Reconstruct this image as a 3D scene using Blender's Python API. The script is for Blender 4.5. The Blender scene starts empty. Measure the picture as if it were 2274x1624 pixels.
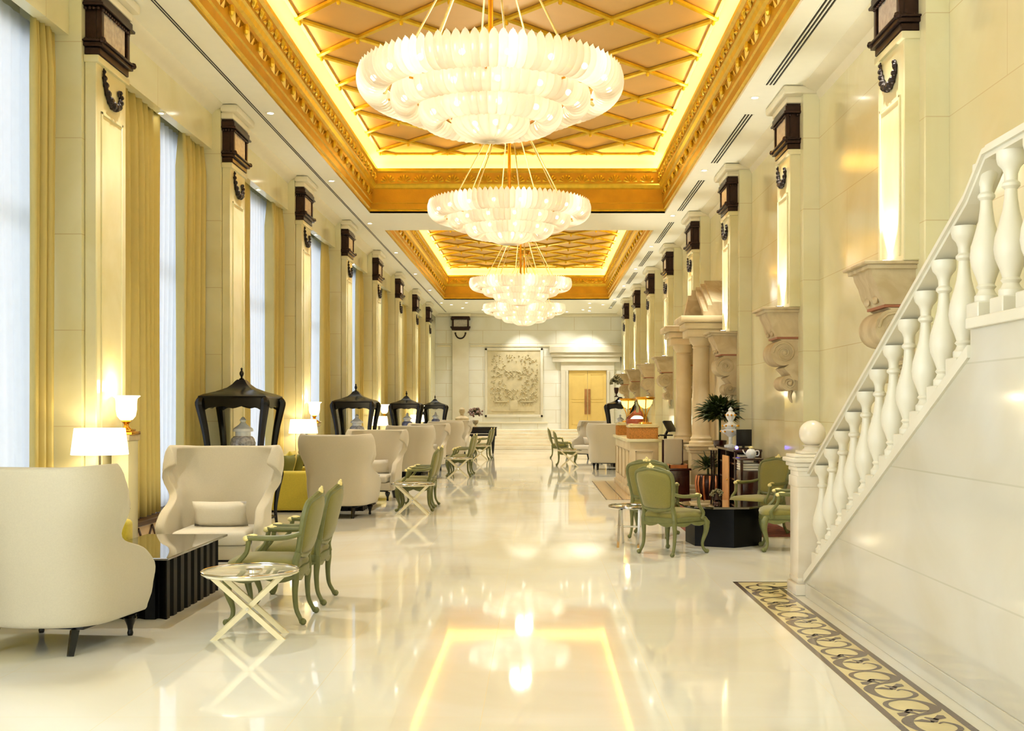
import bpy, bmesh, math, random
from mathutils import Vector, Matrix
PI = math.pi
random.seed(7)
S = bpy.context.scene
COL = S.collection
F = 2400.0            # focal length in pixels of the 2274 px wide frame

# ------------------------------------------------------------------ camera
cd = bpy.data.cameras.new('camera'); cam = bpy.data.objects.new('camera', cd); COL.objects.link(cam)
cam.location = (0, 0, 1.65); cam.rotation_euler = (PI/2, 0, 0)
cd.sensor_width = 36; cd.lens = F/2274*36
cd.shift_x = -57/2274; cd.shift_y = 98/2274
cd.clip_start = .05; cd.clip_end = 300
S.camera = cam
# ------------------------------------------------------------------ world / exposure
w = bpy.data.worlds.new('world'); S.world = w; w.use_nodes = True
bg = w.node_tree.nodes['Background']
bg.inputs[0].default_value = (0.91, 0.96, 1.0, 1); bg.inputs[1].default_value = 2.35
S.view_settings.view_transform = 'Standard'; S.view_settings.look = 'None'
S.view_settings.gamma = 1; S.view_settings.exposure = 1.05
S.view_settings.use_curve_mapping = False
CHAND_W = 12; COVE_E = 9; UP_W = 55; DOWN_W = 215; LAMP_W = 4

# ------------------------------------------------------------------ helpers
def lin(c):
    r = []
    for v in c[:3]:
        v = v/255
        r.append(v/12.92 if v <= .04045 else ((v+.055)/1.055)**2.4)
    return (*r, 1)

MATS = {}
def mat(name, col, rough=.5, metal=0, var=.06, scale=6, bump=0, bscale=40, coat=0, sheen=0, spec=.5, emis=None, estr=0, trans=0, sub=0):
    m = bpy.data.materials.new(name); m.use_nodes = True
    nt = m.node_tree; b = nt.nodes['Principled BSDF']
    tc = nt.nodes.new('ShaderNodeTexCoord')
    n = nt.nodes.new('ShaderNodeTexNoise'); n.inputs['Scale'].default_value = scale; n.inputs['Detail'].default_value = 4
    nt.links.new(tc.outputs['Object'], n.inputs['Vector'])
    r = nt.nodes.new('ShaderNodeValToRGB')
    c = lin(col)
    r.color_ramp.elements[0].position = .3; r.color_ramp.elements[1].position = .7
    r.color_ramp.elements[0].color = (c[0]*(1-var), c[1]*(1-var), c[2]*(1-var), 1)
    r.color_ramp.elements[1].color = (min(1, c[0]*(1+var)), min(1, c[1]*(1+var)), min(1, c[2]*(1+var)), 1)
    nt.links.new(n.outputs['Fac'], r.inputs['Fac']); nt.links.new(r.outputs['Color'], b.inputs['Base Color'])
    b.inputs['Roughness'].default_value = rough; b.inputs['Metallic'].default_value = metal
    b.inputs['Coat Weight'].default_value = coat; b.inputs['Sheen Weight'].default_value = sheen
    b.inputs['Specular IOR Level'].default_value = spec
    b.inputs['Transmission Weight'].default_value = trans
    if emis: b.inputs['Emission Color'].default_value = lin(emis); b.inputs['Emission Strength'].default_value = estr
    if bump:
        n2 = nt.nodes.new('ShaderNodeTexNoise'); n2.inputs['Scale'].default_value = bscale
        nt.links.new(tc.outputs['Object'], n2.inputs['Vector'])
        bp = nt.nodes.new('ShaderNodeBump'); bp.inputs['Strength'].default_value = bump; bp.inputs['Distance'].default_value = .01
        nt.links.new(n2.outputs['Fac'], bp.inputs['Height']); nt.links.new(bp.outputs['Normal'], b.inputs['Normal'])
    MATS[name] = m
    return m

def marble(name, col, vein, rough, joints=None, axes='YZ', size=(1.2, .64), jcol=(205, 185, 140), jw=.004, offs=(0, 0), running=.5, scale=.7, spec=.5):
    """stone with soft clouding and veins; optional block joints laid out in metres"""
    m = bpy.data.materials.new(name); m.use_nodes = True
    nt = m.node_tree; N = nt.nodes; L = nt.links; b = N['Principled BSDF']
    g = N.new('ShaderNodeNewGeometry')
    n = N.new('ShaderNodeTexNoise'); n.inputs['Scale'].default_value = scale; n.inputs['Detail'].default_value = 7; n.inputs['Distortion'].default_value = 1.2
    L.new(g.outputs['Position'], n.inputs['Vector'])
    r = N.new('ShaderNodeValToRGB'); r.color_ramp.elements[0].position = .35; r.color_ramp.elements[1].position = .62
    r.color_ramp.elements[0].color = lin(vein); r.color_ramp.elements[1].color = lin(col)
    L.new(n.outputs['Fac'], r.inputs['Fac'])
    out = r.outputs['Color']
    if joints:
        sp = N.new('ShaderNodeSeparateXYZ'); L.new(g.outputs['Position'], sp.inputs[0])
        cb = N.new('ShaderNodeCombineXYZ')
        L.new(sp.outputs[axes[0]], cb.inputs[0]); L.new(sp.outputs[axes[1]], cb.inputs[1])
        mp = N.new('ShaderNodeMapping'); mp.inputs['Location'].default_value = (offs[0], offs[1], 0)
        L.new(cb.outputs[0], mp.inputs['Vector'])
        bk = N.new('ShaderNodeTexBrick'); bk.offset = running
        bk.inputs['Scale'].default_value = 1; bk.inputs['Mortar Size'].default_value = jw; bk.inputs['Mortar Smooth'].default_value = 0
        bk.inputs['Brick Width'].default_value = size[0]; bk.inputs['Row Height'].default_value = size[1]
        L.new(mp.outputs[0], bk.inputs['Vector'])
        L.new(out, bk.inputs['Color1']); 
        mx2 = N.new('ShaderNodeMixRGB'); mx2.blend_type = 'MULTIPLY'; mx2.inputs[0].default_value = 1
        mx2.inputs[2].default_value = (.97, .965, .95, 1); L.new(out, mx2.inputs[1]); L.new(mx2.outputs[0], bk.inputs['Color2'])
        bk.inputs['Mortar'].default_value = lin(jcol)
        out = bk.outputs['Color']
    L.new(out, b.inputs['Base Color'])
    b.inputs['Roughness'].default_value = rough; b.inputs['Specular IOR Level'].default_value = spec
    MATS[name] = m
    return m

def glassmat(name, tint, rough=.02, mixv=.12):
    m = bpy.data.materials.new(name); m.use_nodes = True
    nt = m.node_tree; N = nt.nodes; L = nt.links
    for x in list(N): N.remove(x)
    o = N.new('ShaderNodeOutputMaterial'); t = N.new('ShaderNodeBsdfTransparent'); gl = N.new('ShaderNodeBsdfGlossy')
    t.inputs[0].default_value = lin(tint); gl.inputs['Roughness'].default_value = rough
    lw = N.new('ShaderNodeFresnel'); lw.inputs[0].default_value = 1.5
    ad = N.new('ShaderNodeMath'); ad.operation = 'ADD'; ad.inputs[1].default_value = mixv; ad.use_clamp = True
    L.new(lw.outputs[0], ad.inputs[0])
    mx = N.new('ShaderNodeMixShader'); L.new(ad.outputs[0], mx.inputs[0]); L.new(t.outputs[0], mx.inputs[1]); L.new(gl.outputs[0], mx.inputs[2])
    L.new(mx.outputs[0], o.inputs[0]); MATS[name] = m
    return m

def translucent(name, col, tr=.5, gloss=.1, rough=.15, transp=0, bump=0):
    m = bpy.data.materials.new(name); m.use_nodes = True
    nt = m.node_tree; N = nt.nodes; L = nt.links
    for x in list(N): N.remove(x)
    o = N.new('ShaderNodeOutputMaterial'); d = N.new('ShaderNodeBsdfDiffuse'); t = N.new('ShaderNodeBsdfTranslucent'); gl = N.new('ShaderNodeBsdfGlossy')
    tc = N.new('ShaderNodeTexCoord'); n = N.new('ShaderNodeTexNoise'); n.inputs['Scale'].default_value = 9; L.new(tc.outputs['Object'], n.inputs['Vector'])
    r = N.new('ShaderNodeValToRGB'); c = lin(col); r.color_ramp.elements[0].color = (c[0]*.93, c[1]*.93, c[2]*.93, 1); r.color_ramp.elements[1].color = c
    L.new(n.outputs['Fac'], r.inputs['Fac'])
    L.new(r.outputs[0], d.inputs[0]); L.new(r.outputs[0], t.inputs[0])
    gl.inputs['Roughness'].default_value = rough
    a = N.new('ShaderNodeMixShader'); a.inputs[0].default_value = tr; L.new(d.outputs[0], a.inputs[1]); L.new(t.outputs[0], a.inputs[2])
    b = N.new('ShaderNodeMixShader'); b.inputs[0].default_value = gloss; L.new(a.outputs[0], b.inputs[1]); L.new(gl.outputs[0], b.inputs[2])
    last = b
    if transp:
        tp = N.new('ShaderNodeBsdfTransparent'); c2 = N.new('ShaderNodeMixShader'); c2.inputs[0].default_value = transp
        L.new(b.outputs[0], c2.inputs[1]); L.new(tp.outputs[0], c2.inputs[2]); last = c2
    L.new(last.outputs[0], o.inputs[0]); MATS[name] = m
    return m

# ---- materials
WALL = marble('cream_marble_wall', (232, 228, 192), (224, 217, 172), .13, True, 'YZ', (2.9, .92), (212, 198, 154), .005, (0.3, .35))
BACK = marble('pale_limestone', (236, 236, 228), (229, 228, 214), .4, True, 'XZ', (1.6, .58), (205, 194, 165), .008, (0, .1))
STAIRM = marble('stair_marble', (206, 202, 186), (198, 191, 170), .08, True, 'YZ', (40, .635), (190, 184, 164), .005, (0, 0), 0)
SHAFT = marble('shaft_marble', (228, 222, 182), (219, 210, 160), .25, scale=.9)
SHAFTB = marble('shaft_marble_pale', (224, 220, 202), (216, 209, 188), .35, scale=.9)
FLOOR = marble('polished_floor', (232, 231, 221), (223, 217, 194), .045, True, 'XY', (1.0, 1.0), (232, 218, 180), .0018, (0.3, 0.2), 0, .45, .65)
NEWEL = marble('newel_marble', (228, 220, 202), (218, 206, 182), .25, scale=1.5)
STONE = marble('carved_stone', (208, 192, 156), (186, 166, 128), .6, scale=3)
PORTAL = marble('portal_stone', (222, 206, 168), (208, 188, 146), .4, scale=1.2)
CEILM = mat('ceiling_plaster', (250, 247, 230), .6, var=.01)
CAPM = mat('plaster_cream', (232, 224, 196), .5, var=.02)
GOLDF = mat('gold_frieze', (205, 156, 30), .38, .35, var=.10, scale=3, bump=.3, bscale=30)
GOLDL = mat('gold_moulding', (222, 188, 50), .3, .5, var=.10, scale=8, bump=.2)
GOLDP = mat('gold_panel', (214, 172, 100), .45, .25, var=.05, scale=1.2)
COVE = mat('cove_plaster', (250, 232, 145), .5, var=.02)
BRONZE = mat('dark_bronze', (58, 40, 34), .28, .75, var=.25, scale=20)
BRONZER = mat('bronze_reeding', (205, 200, 196), .22, .35, var=.15, scale=20)
HOOK = mat('black_bronze', (40, 30, 24), .4, .6, var=.2)
DRAPE = translucent('gold_drape', (230, 212, 136), .3, .04, .35)
SHEER = translucent('sheer_voile', (226, 231, 238), .46, .0, .5, .04)
LACQ = mat('black_lacquer', (8, 7, 8), .22, 0, var=.2, spec=.35)
LINEN = mat('cream_linen', (196, 187, 164), .85, var=.03, scale=90, bump=.25, bscale=260, sheen=.3)
LINENP = mat('cream_pillow', (212, 206, 190), .8, var=.03, scale=90, bump=.2, bscale=260)
YEL = mat('yellow_fabric', (206, 186, 62), .8, var=.06, scale=60, bump=.2, bscale=200, sheen=.2)
PILG = mat('green_pillow', (112, 112, 48), .8, var=.08, scale=60, bump=.2, bscale=200)
SAGE = mat('sage_paint', (106, 108, 60), .42, var=.12, scale=14)
OLIVE = mat('olive_fabric', (126, 119, 52), .8, var=.06, scale=80, bump=.25, bscale=220, sheen=.3)
GILT = mat('gilt_cream', (232, 218, 150), .35, .2, var=.12, scale=20)
GOLD = mat('polished_gold', (214, 158, 52), .2, .9, var=.1)
CHROME = mat('chrome', (215, 212, 205), .12, 1, var=.03)
CHAMP = mat('champagne_wood', (226, 214, 176), .3, .3, var=.06)
TOPST = mat('glass_tray', (236, 228, 196), .06, 0, var=.02, coat=1)
PORC = mat('porcelain_pattern', (160, 160, 165), .18, 0, var=.55, scale=28, coat=.5)
PORCW = mat('white_porcelain', (228, 232, 236), .15, 0, var=.12, scale=12, coat=.5)
PORCB = mat('blue_porcelain', (96, 104, 140), .15, 0, var=.3, scale=22, coat=.5)
SHADE = mat('lamp_shade', (250, 242, 222), .8, var=.01, emis=(255, 240, 210), estr=1.5)
GLOBE = mat('torch_glass', (255, 244, 220), .3, var=.01, emis=(255, 232, 180), estr=1.5)
WARMG = mat('amber_glass', (255, 230, 150), .3, var=.03, emis=(255, 214, 100), estr=1.6)
LED = mat('led_strip', (255, 245, 200), .5, var=.0, emis=(255, 238, 185), estr=COVE_E*1.3)
BULB = mat('bulb', (255, 250, 235), .5, var=0, emis=(255, 244, 215), estr=7)
SPOTM = mat('downlight_lens', (255, 252, 245), .4, var=0, emis=(255, 250, 240), estr=10)
UPM = mat('uplight_lens', (255, 252, 245), .4, var=0, emis=(255, 250, 240), estr=6)
GLASS = glassmat('clear_glass', (240, 245, 240), .02, .02); GLASSG = glassmat('green_glass', (120, 130, 120), .02, .25)
WINGL = glassmat('window_glass', (250, 252, 255), .02, .0)
PETAL = translucent('murano_glass', (255, 248, 232), .52, .14, .12, .10)
MAHOG = mat('mahogany', (52, 20, 14), .2, 0, var=.3, scale=12, coat=.4)
WOODM = mat('honey_wood', (214, 160, 96), .4, var=.1, scale=8)
WICKER = mat('wicker', (206, 142, 62), .6, var=.35, scale=60, bump=.6, bscale=90)
BASEB = mat('dark_trim', (70, 44, 26), .3, var=.2)
INLAYD = mat('inlay_dark_marble', (104, 88, 78), .07, var=.15, scale=12)
INLAYL = mat('inlay_gold_marble', (220, 204, 150), .07, var=.06, scale=8)
INLAYB = mat('inlay_beige_marble', (206, 172, 122), .08, var=.06, scale=4)
LEAF = mat('leaf_green', (52, 66, 28), .4, var=.35, scale=14)
LEAFP = mat('dried_foliage', (120, 112, 76), .7, var=.4, scale=20)
PLUM = mat('dusty_blossom', (150, 122, 112), .7, var=.3, scale=20)
CORAL = mat('coral_liquid', (255, 126, 86), .5, var=.05)
DOORM = mat('door_veneer', (226, 196, 116), .35, var=.05, scale=2)
PULLM = mat('bronze_pull', (168, 120, 74), .35, .4, var=.15)
RELM = mat('relief_sandstone', (206, 194, 158), .75, var=.08, scale=5, bump=.3, bscale=30)
STEPM = marble('step_stone', (240, 230, 205), (232, 218, 188), .25, scale=1.2)
VENTD = mat('slot_black', (30, 24, 20), .6, var=.1)
GREYF = mat('grey_fabric', (150, 138, 112), .85, var=.06, scale=60)
COPPER = mat('copper_band', (196, 120, 66), .3, .4, var=.15, scale=10)
RUGM = mat('oriental_rug', (120, 62, 44), .95, var=.45, scale=9, bump=.3)
WHITE = mat('white_cloth', (240, 236, 222), .8, var=.03)
BLACK = mat('black_plastic', (8, 8, 10), .3, var=.1)
BLACKT = mat('matte_black_lacquer', (6, 5, 5), .45, var=.2, spec=.15)
BLUEL = mat('blue_light', (90, 80, 255), .4, var=0, emis=(90, 80, 255), estr=6)
PANELW = mat('low_wall_panel', (206, 176, 136), .35, var=.05)

def newbm(): return bmesh.new()

def obj(name, bm, m, parent=None, smooth=True, angle=40):
    bmesh.ops.remove_doubles(bm, verts=bm.verts, dist=1e-5)
    bmesh.ops.recalc_face_normals(bm, faces=bm.faces)
    me = bpy.data.meshes.new(name); bm.to_mesh(me); bm.free()
    for mm in (m if isinstance(m, (list, tuple)) else [m]): me.materials.append(mm)
    if smooth:
        me.polygons.foreach_set('use_smooth', [True]*len(me.polygons))
        me.set_sharp_from_angle(angle=math.radians(angle))
    o = bpy.data.objects.new(name, me); COL.objects.link(o)
    if parent: o.parent = parent
    return o

def tag(o, label, cat, group=None, kind=None):
    if label: o['label'] = label
    if cat: o['category'] = cat
    if group: o['group'] = group
    if kind: o['kind'] = kind
    return o

def thing(name, label, cat, loc=(0, 0, 0), rz=0, group=None):
    o = bpy.data.objects.new(name, None); COL.objects.link(o); o.empty_display_size = .1
    o.location = loc; o.rotation_euler = (0, 0, rz)
    return tag(o, label, cat, group)

def struct(name, bm, m, smooth=False, label=None):
    o = obj(name, bm, m, None, smooth); o['kind'] = 'structure'
    if label: o['label'] = label
    return o

def dup(root, loc, rz=None, label=None, group=None):
    r = root.copy(); COL.objects.link(r); r.location = loc
    if rz is not None: r.rotation_euler = (0, 0, rz)
    if label: r['label'] = label
    if group: r['group'] = group
    for ch in list(root.children):
        c = ch.copy(); COL.objects.link(c); c.parent = r
        for g in list(ch.children):
            d = g.copy(); COL.objects.link(d); d.parent = c
    return r

def box(bm, x0, x1, y0, y1, z0, z1, r=0, seg=2, rot=None, mi=0):
    ret = bmesh.ops.create_cube(bm, size=1)
    vs = ret['verts']
    M = Matrix.Translation(((x0+x1)/2, (y0+y1)/2, (z0+z1)/2)) @ Matrix.Diagonal((abs(x1-x0), abs(y1-y0), abs(z1-z0), 1))
    if rot is not None: M = rot @ M
    bmesh.ops.transform(bm, matrix=M, verts=vs)
    fs = set(f for v in vs for f in v.link_faces)
    for f in fs: f.material_index = mi
    if r > 0:
        es = list(set(e for v in vs for e in v.link_edges))
        bmesh.ops.bevel(bm, geom=es, offset=r, segments=seg, affect='EDGES', profile=.5, material=-1)

def lathe(bm, prof, c=(0, 0, 0), n=20, lobes=0, lamp=0, mi=0, sx=1, sy=1):
    rings = []
    for r, z in prof:
        ring = []
        for i in range(n):
            a = 2*PI*i/n
            rr = r*(1+lamp*math.cos(a*lobes)) if lobes else r
            ring.append(bm.verts.new((c[0]+rr*math.cos(a)*sx, c[1]+rr*math.sin(a)*sy, c[2]+z)))
        rings.append(ring)
    for a, b in zip(rings, rings[1:]):
        for i in range(n):
            bm.faces.new((a[i], a[(i+1) % n], b[(i+1) % n], b[i])).material_index = mi
    for ring in (rings[0], rings[-1]):
        try: bm.faces.new(ring).material_index = mi
        except Exception: pass

def tube(bm, pts, rad, n=8, mi=0, flat=(1, 1), up=None):
    P = [Vector(p) for p in pts]
    R = rad if isinstance(rad, (list, tuple)) else [rad]*len(P)
    rings = []
    prev = None
    for i, p in enumerate(P):
        t = (P[min(i+1, len(P)-1)]-P[max(i-1, 0)]).normalized()
        if prev is None:
            a = Vector(up) if up else (Vector((0, 0, 1)) if abs(t.z) < .9 else Vector((1, 0, 0)))
            u = (a-t*a.dot(t)).normalized()
        else:
            u = (prev-t*prev.dot(t)).normalized()
        prev = u; v = t.cross(u)
        rings.append([bm.verts.new(p+(u*math.cos(2*PI*k/n)*flat[0]+v*math.sin(2*PI*k/n)*flat[1])*R[i]) for k in range(n)])
    for a, b in zip(rings, rings[1:]):
        for k in range(n): bm.faces.new((a[k], a[(k+1) % n], b[(k+1) % n], b[k])).material_index = mi
    bm.faces.new(rings[0]).material_index = mi; bm.faces.new(rings[-1]).material_index = mi

def smoothpath(pts, k=4, closed=False):
    P = [Vector(p) for p in pts]; n = len(P); out = []
    rng = n if closed else n-1
    for i in range(rng):
        p0 = P[(i-1) % n] if closed else P[max(i-1, 0)]
        p1 = P[i]; p2 = P[(i+1) % n]
        p3 = P[(i+2) % n] if closed else P[min(i+2, n-1)]
        for j in range(k):
            t = j/k
            out.append(.5*((2*p1)+(p2-p0)*t+(2*p0-5*p1+4*p2-p3)*t*t+(3*p1-p0-3*p2+p3)*t**3))
    if not closed: out.append(P[-1])
    return out

def interp(vals, k):
    out = []
    for a, b in zip(vals, vals[1:]):
        for j in range(k): out.append(a+(b-a)*j/k)
    out.append(vals[-1]); return out

def prism(bm, poly, z0, z1, r=0, mi=0):
    a = [bm.verts.new((x, y, z0)) for x, y in poly]; b = [bm.verts.new((x, y, z1)) for x, y in poly]
    n = len(poly)
    fs = [bm.faces.new(a[::-1]), bm.faces.new(b)]
    for i in range(n): fs.append(bm.faces.new((a[i], a[(i+1) % n], b[(i+1) % n], b[i])))
    for f in fs: f.material_index = mi
    if r:
        es = list(set(e for f in fs[:2] for e in f.edges))
        bmesh.ops.bevel(bm, geom=es, offset=r, segments=2, affect='EDGES', profile=.5)

def extrude_x(bm, poly, x0, x1, mi=0):
    """poly of (y,z) extruded along x"""
    a = [bm.verts.new((x0, y, z)) for y, z in poly]; b = [bm.verts.new((x1, y, z)) for y, z in poly]
    n = len(poly); bm.faces.new(a).material_index = mi; bm.faces.new(b[::-1]).material_index = mi
    for i in range(n): bm.faces.new((a[i], b[i], b[(i+1) % n], a[(i+1) % n])).material_index = mi

def extrude_y(bm, poly, y0, y1, mi=0):
    """poly of (x,z) extruded along y"""
    a = [bm.verts.new((x, y0, z)) for x, z in poly]; b = [bm.verts.new((x, y1, z)) for x, z in poly]
    n = len(poly); bm.faces.new(a).material_index = mi; bm.faces.new(b[::-1]).material_index = mi
    for i in range(n): bm.faces.new((a[i], b[i], b[(i+1) % n], a[(i+1) % n])).material_index = mi

def ball(bm, c, s, u=10, v=7, mi=0):
    ret = bmesh.ops.create_uvsphere(bm, u_segments=u, v_segments=v, radius=1)
    s = s if isinstance(s, (tuple, list)) else (s, s, s)
    bmesh.ops.transform(bm, matrix=Matrix.Translation(c) @ Matrix.Diagonal((*s, 1)), verts=ret['verts'])
    for f in set(f for q in ret['verts'] for f in q.link_faces): f.material_index = mi

def cushion(bm, c, size, M=None, n=8, edge=.35):
    """pillow: box with puffed faces"""
    grid = {}
    sx, sy, sz = size
    for side in (1, -1):
        for i in range(n+1):
            for j in range(n+1):
                u = -1+2*i/n; v = -1+2*j/n
                h = ((1-abs(u)**3)*(1-abs(v)**3))**.5
                border = i in (0, n) or j in (0, n)
                key = (i, j, 0) if border else (i, j, side)
                if key in grid: continue
                pinch = 1-.05*(abs(v)**2 if abs(u) > .99 else 0)
                p = Vector((c[0]+u*sx/2*(1-.06*(1-abs(v)) if abs(u) > .9 else 1), c[1]+v*sy/2*(1-.06*(1-abs(u)) if abs(v) > .9 else 1), c[2]+side*h*sz/2*(0 if border else 1)))
                if M is not None: p = M @ p
                grid[key] = bm.verts.new(p)
    def g(i, j, s): return grid[(i, j, 0)] if (i in (0, n) or j in (0, n)) else grid[(i, j, s)]
    for s in (1, -1):
        for i in range(n):
            for j in range(n):
                bm.faces.new((g(i, j, s), g(i+1, j, s), g(i+1, j+1, s), g(i, j+1, s)))

def light(kind, name, loc, power, col=(1, .99, .90), radius=.1, rot=None, spot=None, parent=None):
    d = bpy.data.lights.new(name, kind); d.energy = power; d.color = col
    if kind != 'AREA': d.shadow_soft_size = radius
    if spot: d.spot_size = spot; d.spot_blend = .6
    o = bpy.data.objects.new(name, d); COL.objects.link(o); o.location = loc
    if rot: o.rotation_euler = rot
    if parent: o.parent = parent
    return o

ORD = ['first', 'second', 'third', 'fourth', 'fifth', 'sixth', 'seventh', 'eighth', 'ninth', 'tenth']

# ================================================================== SHELL
CZ = 5.85             # ceiling height
XL, XR = -4.24, 3.30  # pilaster faces
XW = 3.65             # right wall
YB = 47.3             # end wall
PL = [11.13+4.53*k for k in range(8)]     # far edges, window side
PR = [10.48+4.42*k for k in range(8)]     # far edges, right side
PW = .74

bm = newbm(); box(bm, -5.6, 4.2, -3, YB, -.12, 0); struct('floor', bm, FLOOR)
# coffers
CX0, CX1 = -3.58, 2.72
COFF = [(7.1, 23.1), (25.3, 41.3)]
bm = newbm()
T = .04
box(bm, -5.1, CX0, -3, YB, CZ, CZ+T); box(bm, CX1, 4.0, -3, YB, CZ, CZ+T)
box(bm, CX0, CX1, -3, COFF[0][0], CZ, CZ+T); box(bm, CX0, CX1, COFF[0][1], COFF[1][0], CZ, CZ+T); box(bm, CX0, CX1, COFF[1][1], YB, CZ, CZ+T)
struct('ceiling', bm, CEILM)

def ring_profile(bm, y0, y1, prof, mi_list):
    """sweep (inset, z) profile round the coffer rectangle"""
    rings = []
    for ins, z in prof:
        rings.append([bm.verts.new(p) for p in ((CX0+ins, y0+ins, z), (CX1-ins, y0+ins, z), (CX1-ins, y1-ins, z), (CX0+ins, y1-ins, z))])
    for (a, b, m) in zip(rings, rings[1:], mi_list):
        for i in range(4): bm.faces.new((a[i], a[(i+1) % 4], b[(i+1) % 4], b[i])).material_index = m

def shell_motif(bm, o, ux, uz, nrm, r):
    """scallop shell: nine ridges fanned in a half disc"""
    o = Vector(o); ux = Vector(ux); uz = Vector(uz); nrm = Vector(nrm)
    for k in range(7):
        a = PI*(k+.5)/7
        d = ux*math.cos(a)+uz*math.sin(a); s = ux*(-math.sin(a))+uz*math.cos(a)
        vs = [bm.verts.new(p) for p in (o+d*r*.18, o+d*r*.6+s*r*.11+nrm*.008, o+d*r*.93+s*r*.15+nrm*.01, o+d*r+nrm*.022, o+d*r*.93-s*r*.15+nrm*.01, o+d*r*.6-s*r*.11+nrm*.008)]
        c = bm.verts.new(o+d*r*.7+nrm*.035)
        for i in range(6): bm.faces.new((vs[i], vs[(i+1) % 6], c)).material_index = 1
Zc = 1.65
for ci, (y0, y1) in enumerate(COFF):
    bm = newbm()
    prof = [(0, CZ), (0, CZ+.07), (.035, CZ+.08), (.035, CZ+.20), (.06, CZ+.21), (.06, CZ+.50), (.10, CZ+.52), (.12, CZ+.58), (.15, CZ+.60), (.15, CZ+.83), (.19, CZ+.86), (.19, CZ+.92), (.16, CZ+.92), (.15, CZ+.82), (-.02, CZ+.82)]
    ring_profile(bm, y0, y1, prof, [1, 1, 0, 1, 0, 1, 1, 1, 0, 1, 1, 1, 0, 0])
    # scallop shells on the upper band
    zs = CZ+.63; r = .16
    ins = .15
    n = 17
    for k in range(n):
        x = CX0+ins+.08+(k+.5)*(CX1-CX0-2*ins-.16)/n
        shell_motif(bm, (x, y1-ins-.002, zs), (1, 0, 0), (0, 0, 1), (0, -1, 0), r)
    n = 42
    for k in range(n):
        y = y0+ins+.08+(k+.5)*(y1-y0-2*ins-.16)/n
        shell_motif(bm, (CX0+ins+.002, y, zs), (0, 1, 0), (0, 0, 1), (1, 0, 0), r)
        shell_motif(bm, (CX1-ins-.002, y, zs), (0, 1, 0), (0, 0, 1), (-1, 0, 0), r)
    # leaf husks along the lower band of the long sides
    n = int((y1-y0-.2)/.62)
    for side in (-1, 1):
        xf = CX0+.06 if side < 0 else CX1-.06
        for k in range(n):
            yc = y0+.25+k*.62
            pts = [(0, .05), (.1, .075), (.28, .085), (.42, .06), (.54, .0)]
            top = [(yc+a, CZ+.36+h) for a, h in pts]; bot = [(yc+a, CZ+.36-h) for a, h in pts[:-1]][::-1]
            poly = top+bot
            vs = [bm.verts.new((xf-side*.004, yy, zz)) for yy, zz in poly]
            cc = [bm.verts.new((xf-side*.055, yc+a, CZ+.36)) for a in (.08, .3, .48)]
            nn = len(vs)
            for i in range(nn):
                j = (i+1) % nn
                ya = (vs[i].co.y+vs[j].co.y)/2
                c0 = min(cc, key=lambda q: abs(q.co.y-ya))
                bm.faces.new((vs[i], vs[j], c0)).material_index = 1
            ball(bm, (xf-side*.03, yc+.02, CZ+.36), (.04, .04, .07), 6, 5, 1)
    struct('trim_%d' % (ci+1), bm, [GOLDF, GOLDL], False, 'gilded coffer frame with shells and husks')
    # cove back and panel
    bm = newbm()
    ring_profile(bm, y0, y1, [(-.02, CZ+.82), (-.02, CZ+.95), (.03, CZ+1.08), (.12, CZ+1.18), (.25, CZ+1.22)], [0]*4)
    struct('trim_%d' % (ci+3), bm, COVE, True, 'lit cove around the gold ceiling panel')
    bm = newbm()
    px0, px1, py0, py1 = CX0+.25, CX1-.25, y0+.25, y1-.25
    zp = CZ+1.22
    box(bm, px0, px1, py0, py1, zp, zp+.03)
    box(bm, px0, px0+.05, py0, py1, zp-.04, zp, mi=1); box(bm, px1-.05, px1, py0, py1, zp-.04, zp, mi=1)
    box(bm, px0, px1, py0, py0+.05, zp-.04, zp, mi=1); box(bm, px0, px1, py1-.05, py1, zp-.04, zp, mi=1)
    WX = (px1-px0)/4; WY = 1.52
    phase = (py1-.35) % WY
    # diagonal ribs: lines x/WX +- y/WY = const, clipped to the panel
    def clipline(a, b):
        d = b-a; t0, t1 = 0, 1
        for p, q in ((-d.x, a.x-px0), (d.x, px1-a.x), (-d.y, a.y-py0), (d.y, py1-a.y)):
            if abs(p) < 1e-9: continue
            t = q/p
            if p < 0: t0 = max(t0, t)
            else: t1 = min(t1, t)
        return (a+d*t0, a+d*t1) if t1-t0 > .01 else None
    for sgn in (1, -1):
        for k in range(int(y0/WY)-6, int(y1/WY)+7):
            yb = phase+k*WY
            a = Vector((px0, yb)); b = Vector((px1, yb+sgn*4*WY))
            c = clipline(a, b)
            if not c: continue
            p, q = c
            tube(bm, [(p.x, p.y, zp-.03), (q.x, q.y, zp-.03)], .038, 6, 1)
    for i in range(5):
        for k in range(int(y0/WY)-2, int(y1/WY)+3):
            for (xx, yy) in ((px0+i*WX, phase+k*WY), (px0+(i+.5)*WX, phase+(k+.5)*WY)):
                if px0-.01 < xx < px1+.01 and py0 < yy < py1:
                    xx = min(max(xx, px0+.05), px1-.05)
                    lathe(bm, [(.0, -.13), (.02, -.12), (.03, -.09), (.02, -.06), (.05, -.04), (.05, 0)], (xx, yy, zp), 8, mi=1)
    struct('trim_%d' % (ci+5), bm, [GOLDP, GOLDL], True, 'gold panelled ceiling with diamond ribs')
    # LED strip hidden in the trough
    bm = newbm()
    zz = CZ+.83
    for (a, b, c, d) in ((CX0+.03, CX0+.09, y0+.03, y1-.03), (CX1-.09, CX1-.03, y0+.03, y1-.03)):
        box(bm, a, b, c, d, zz, zz+.02)
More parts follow.
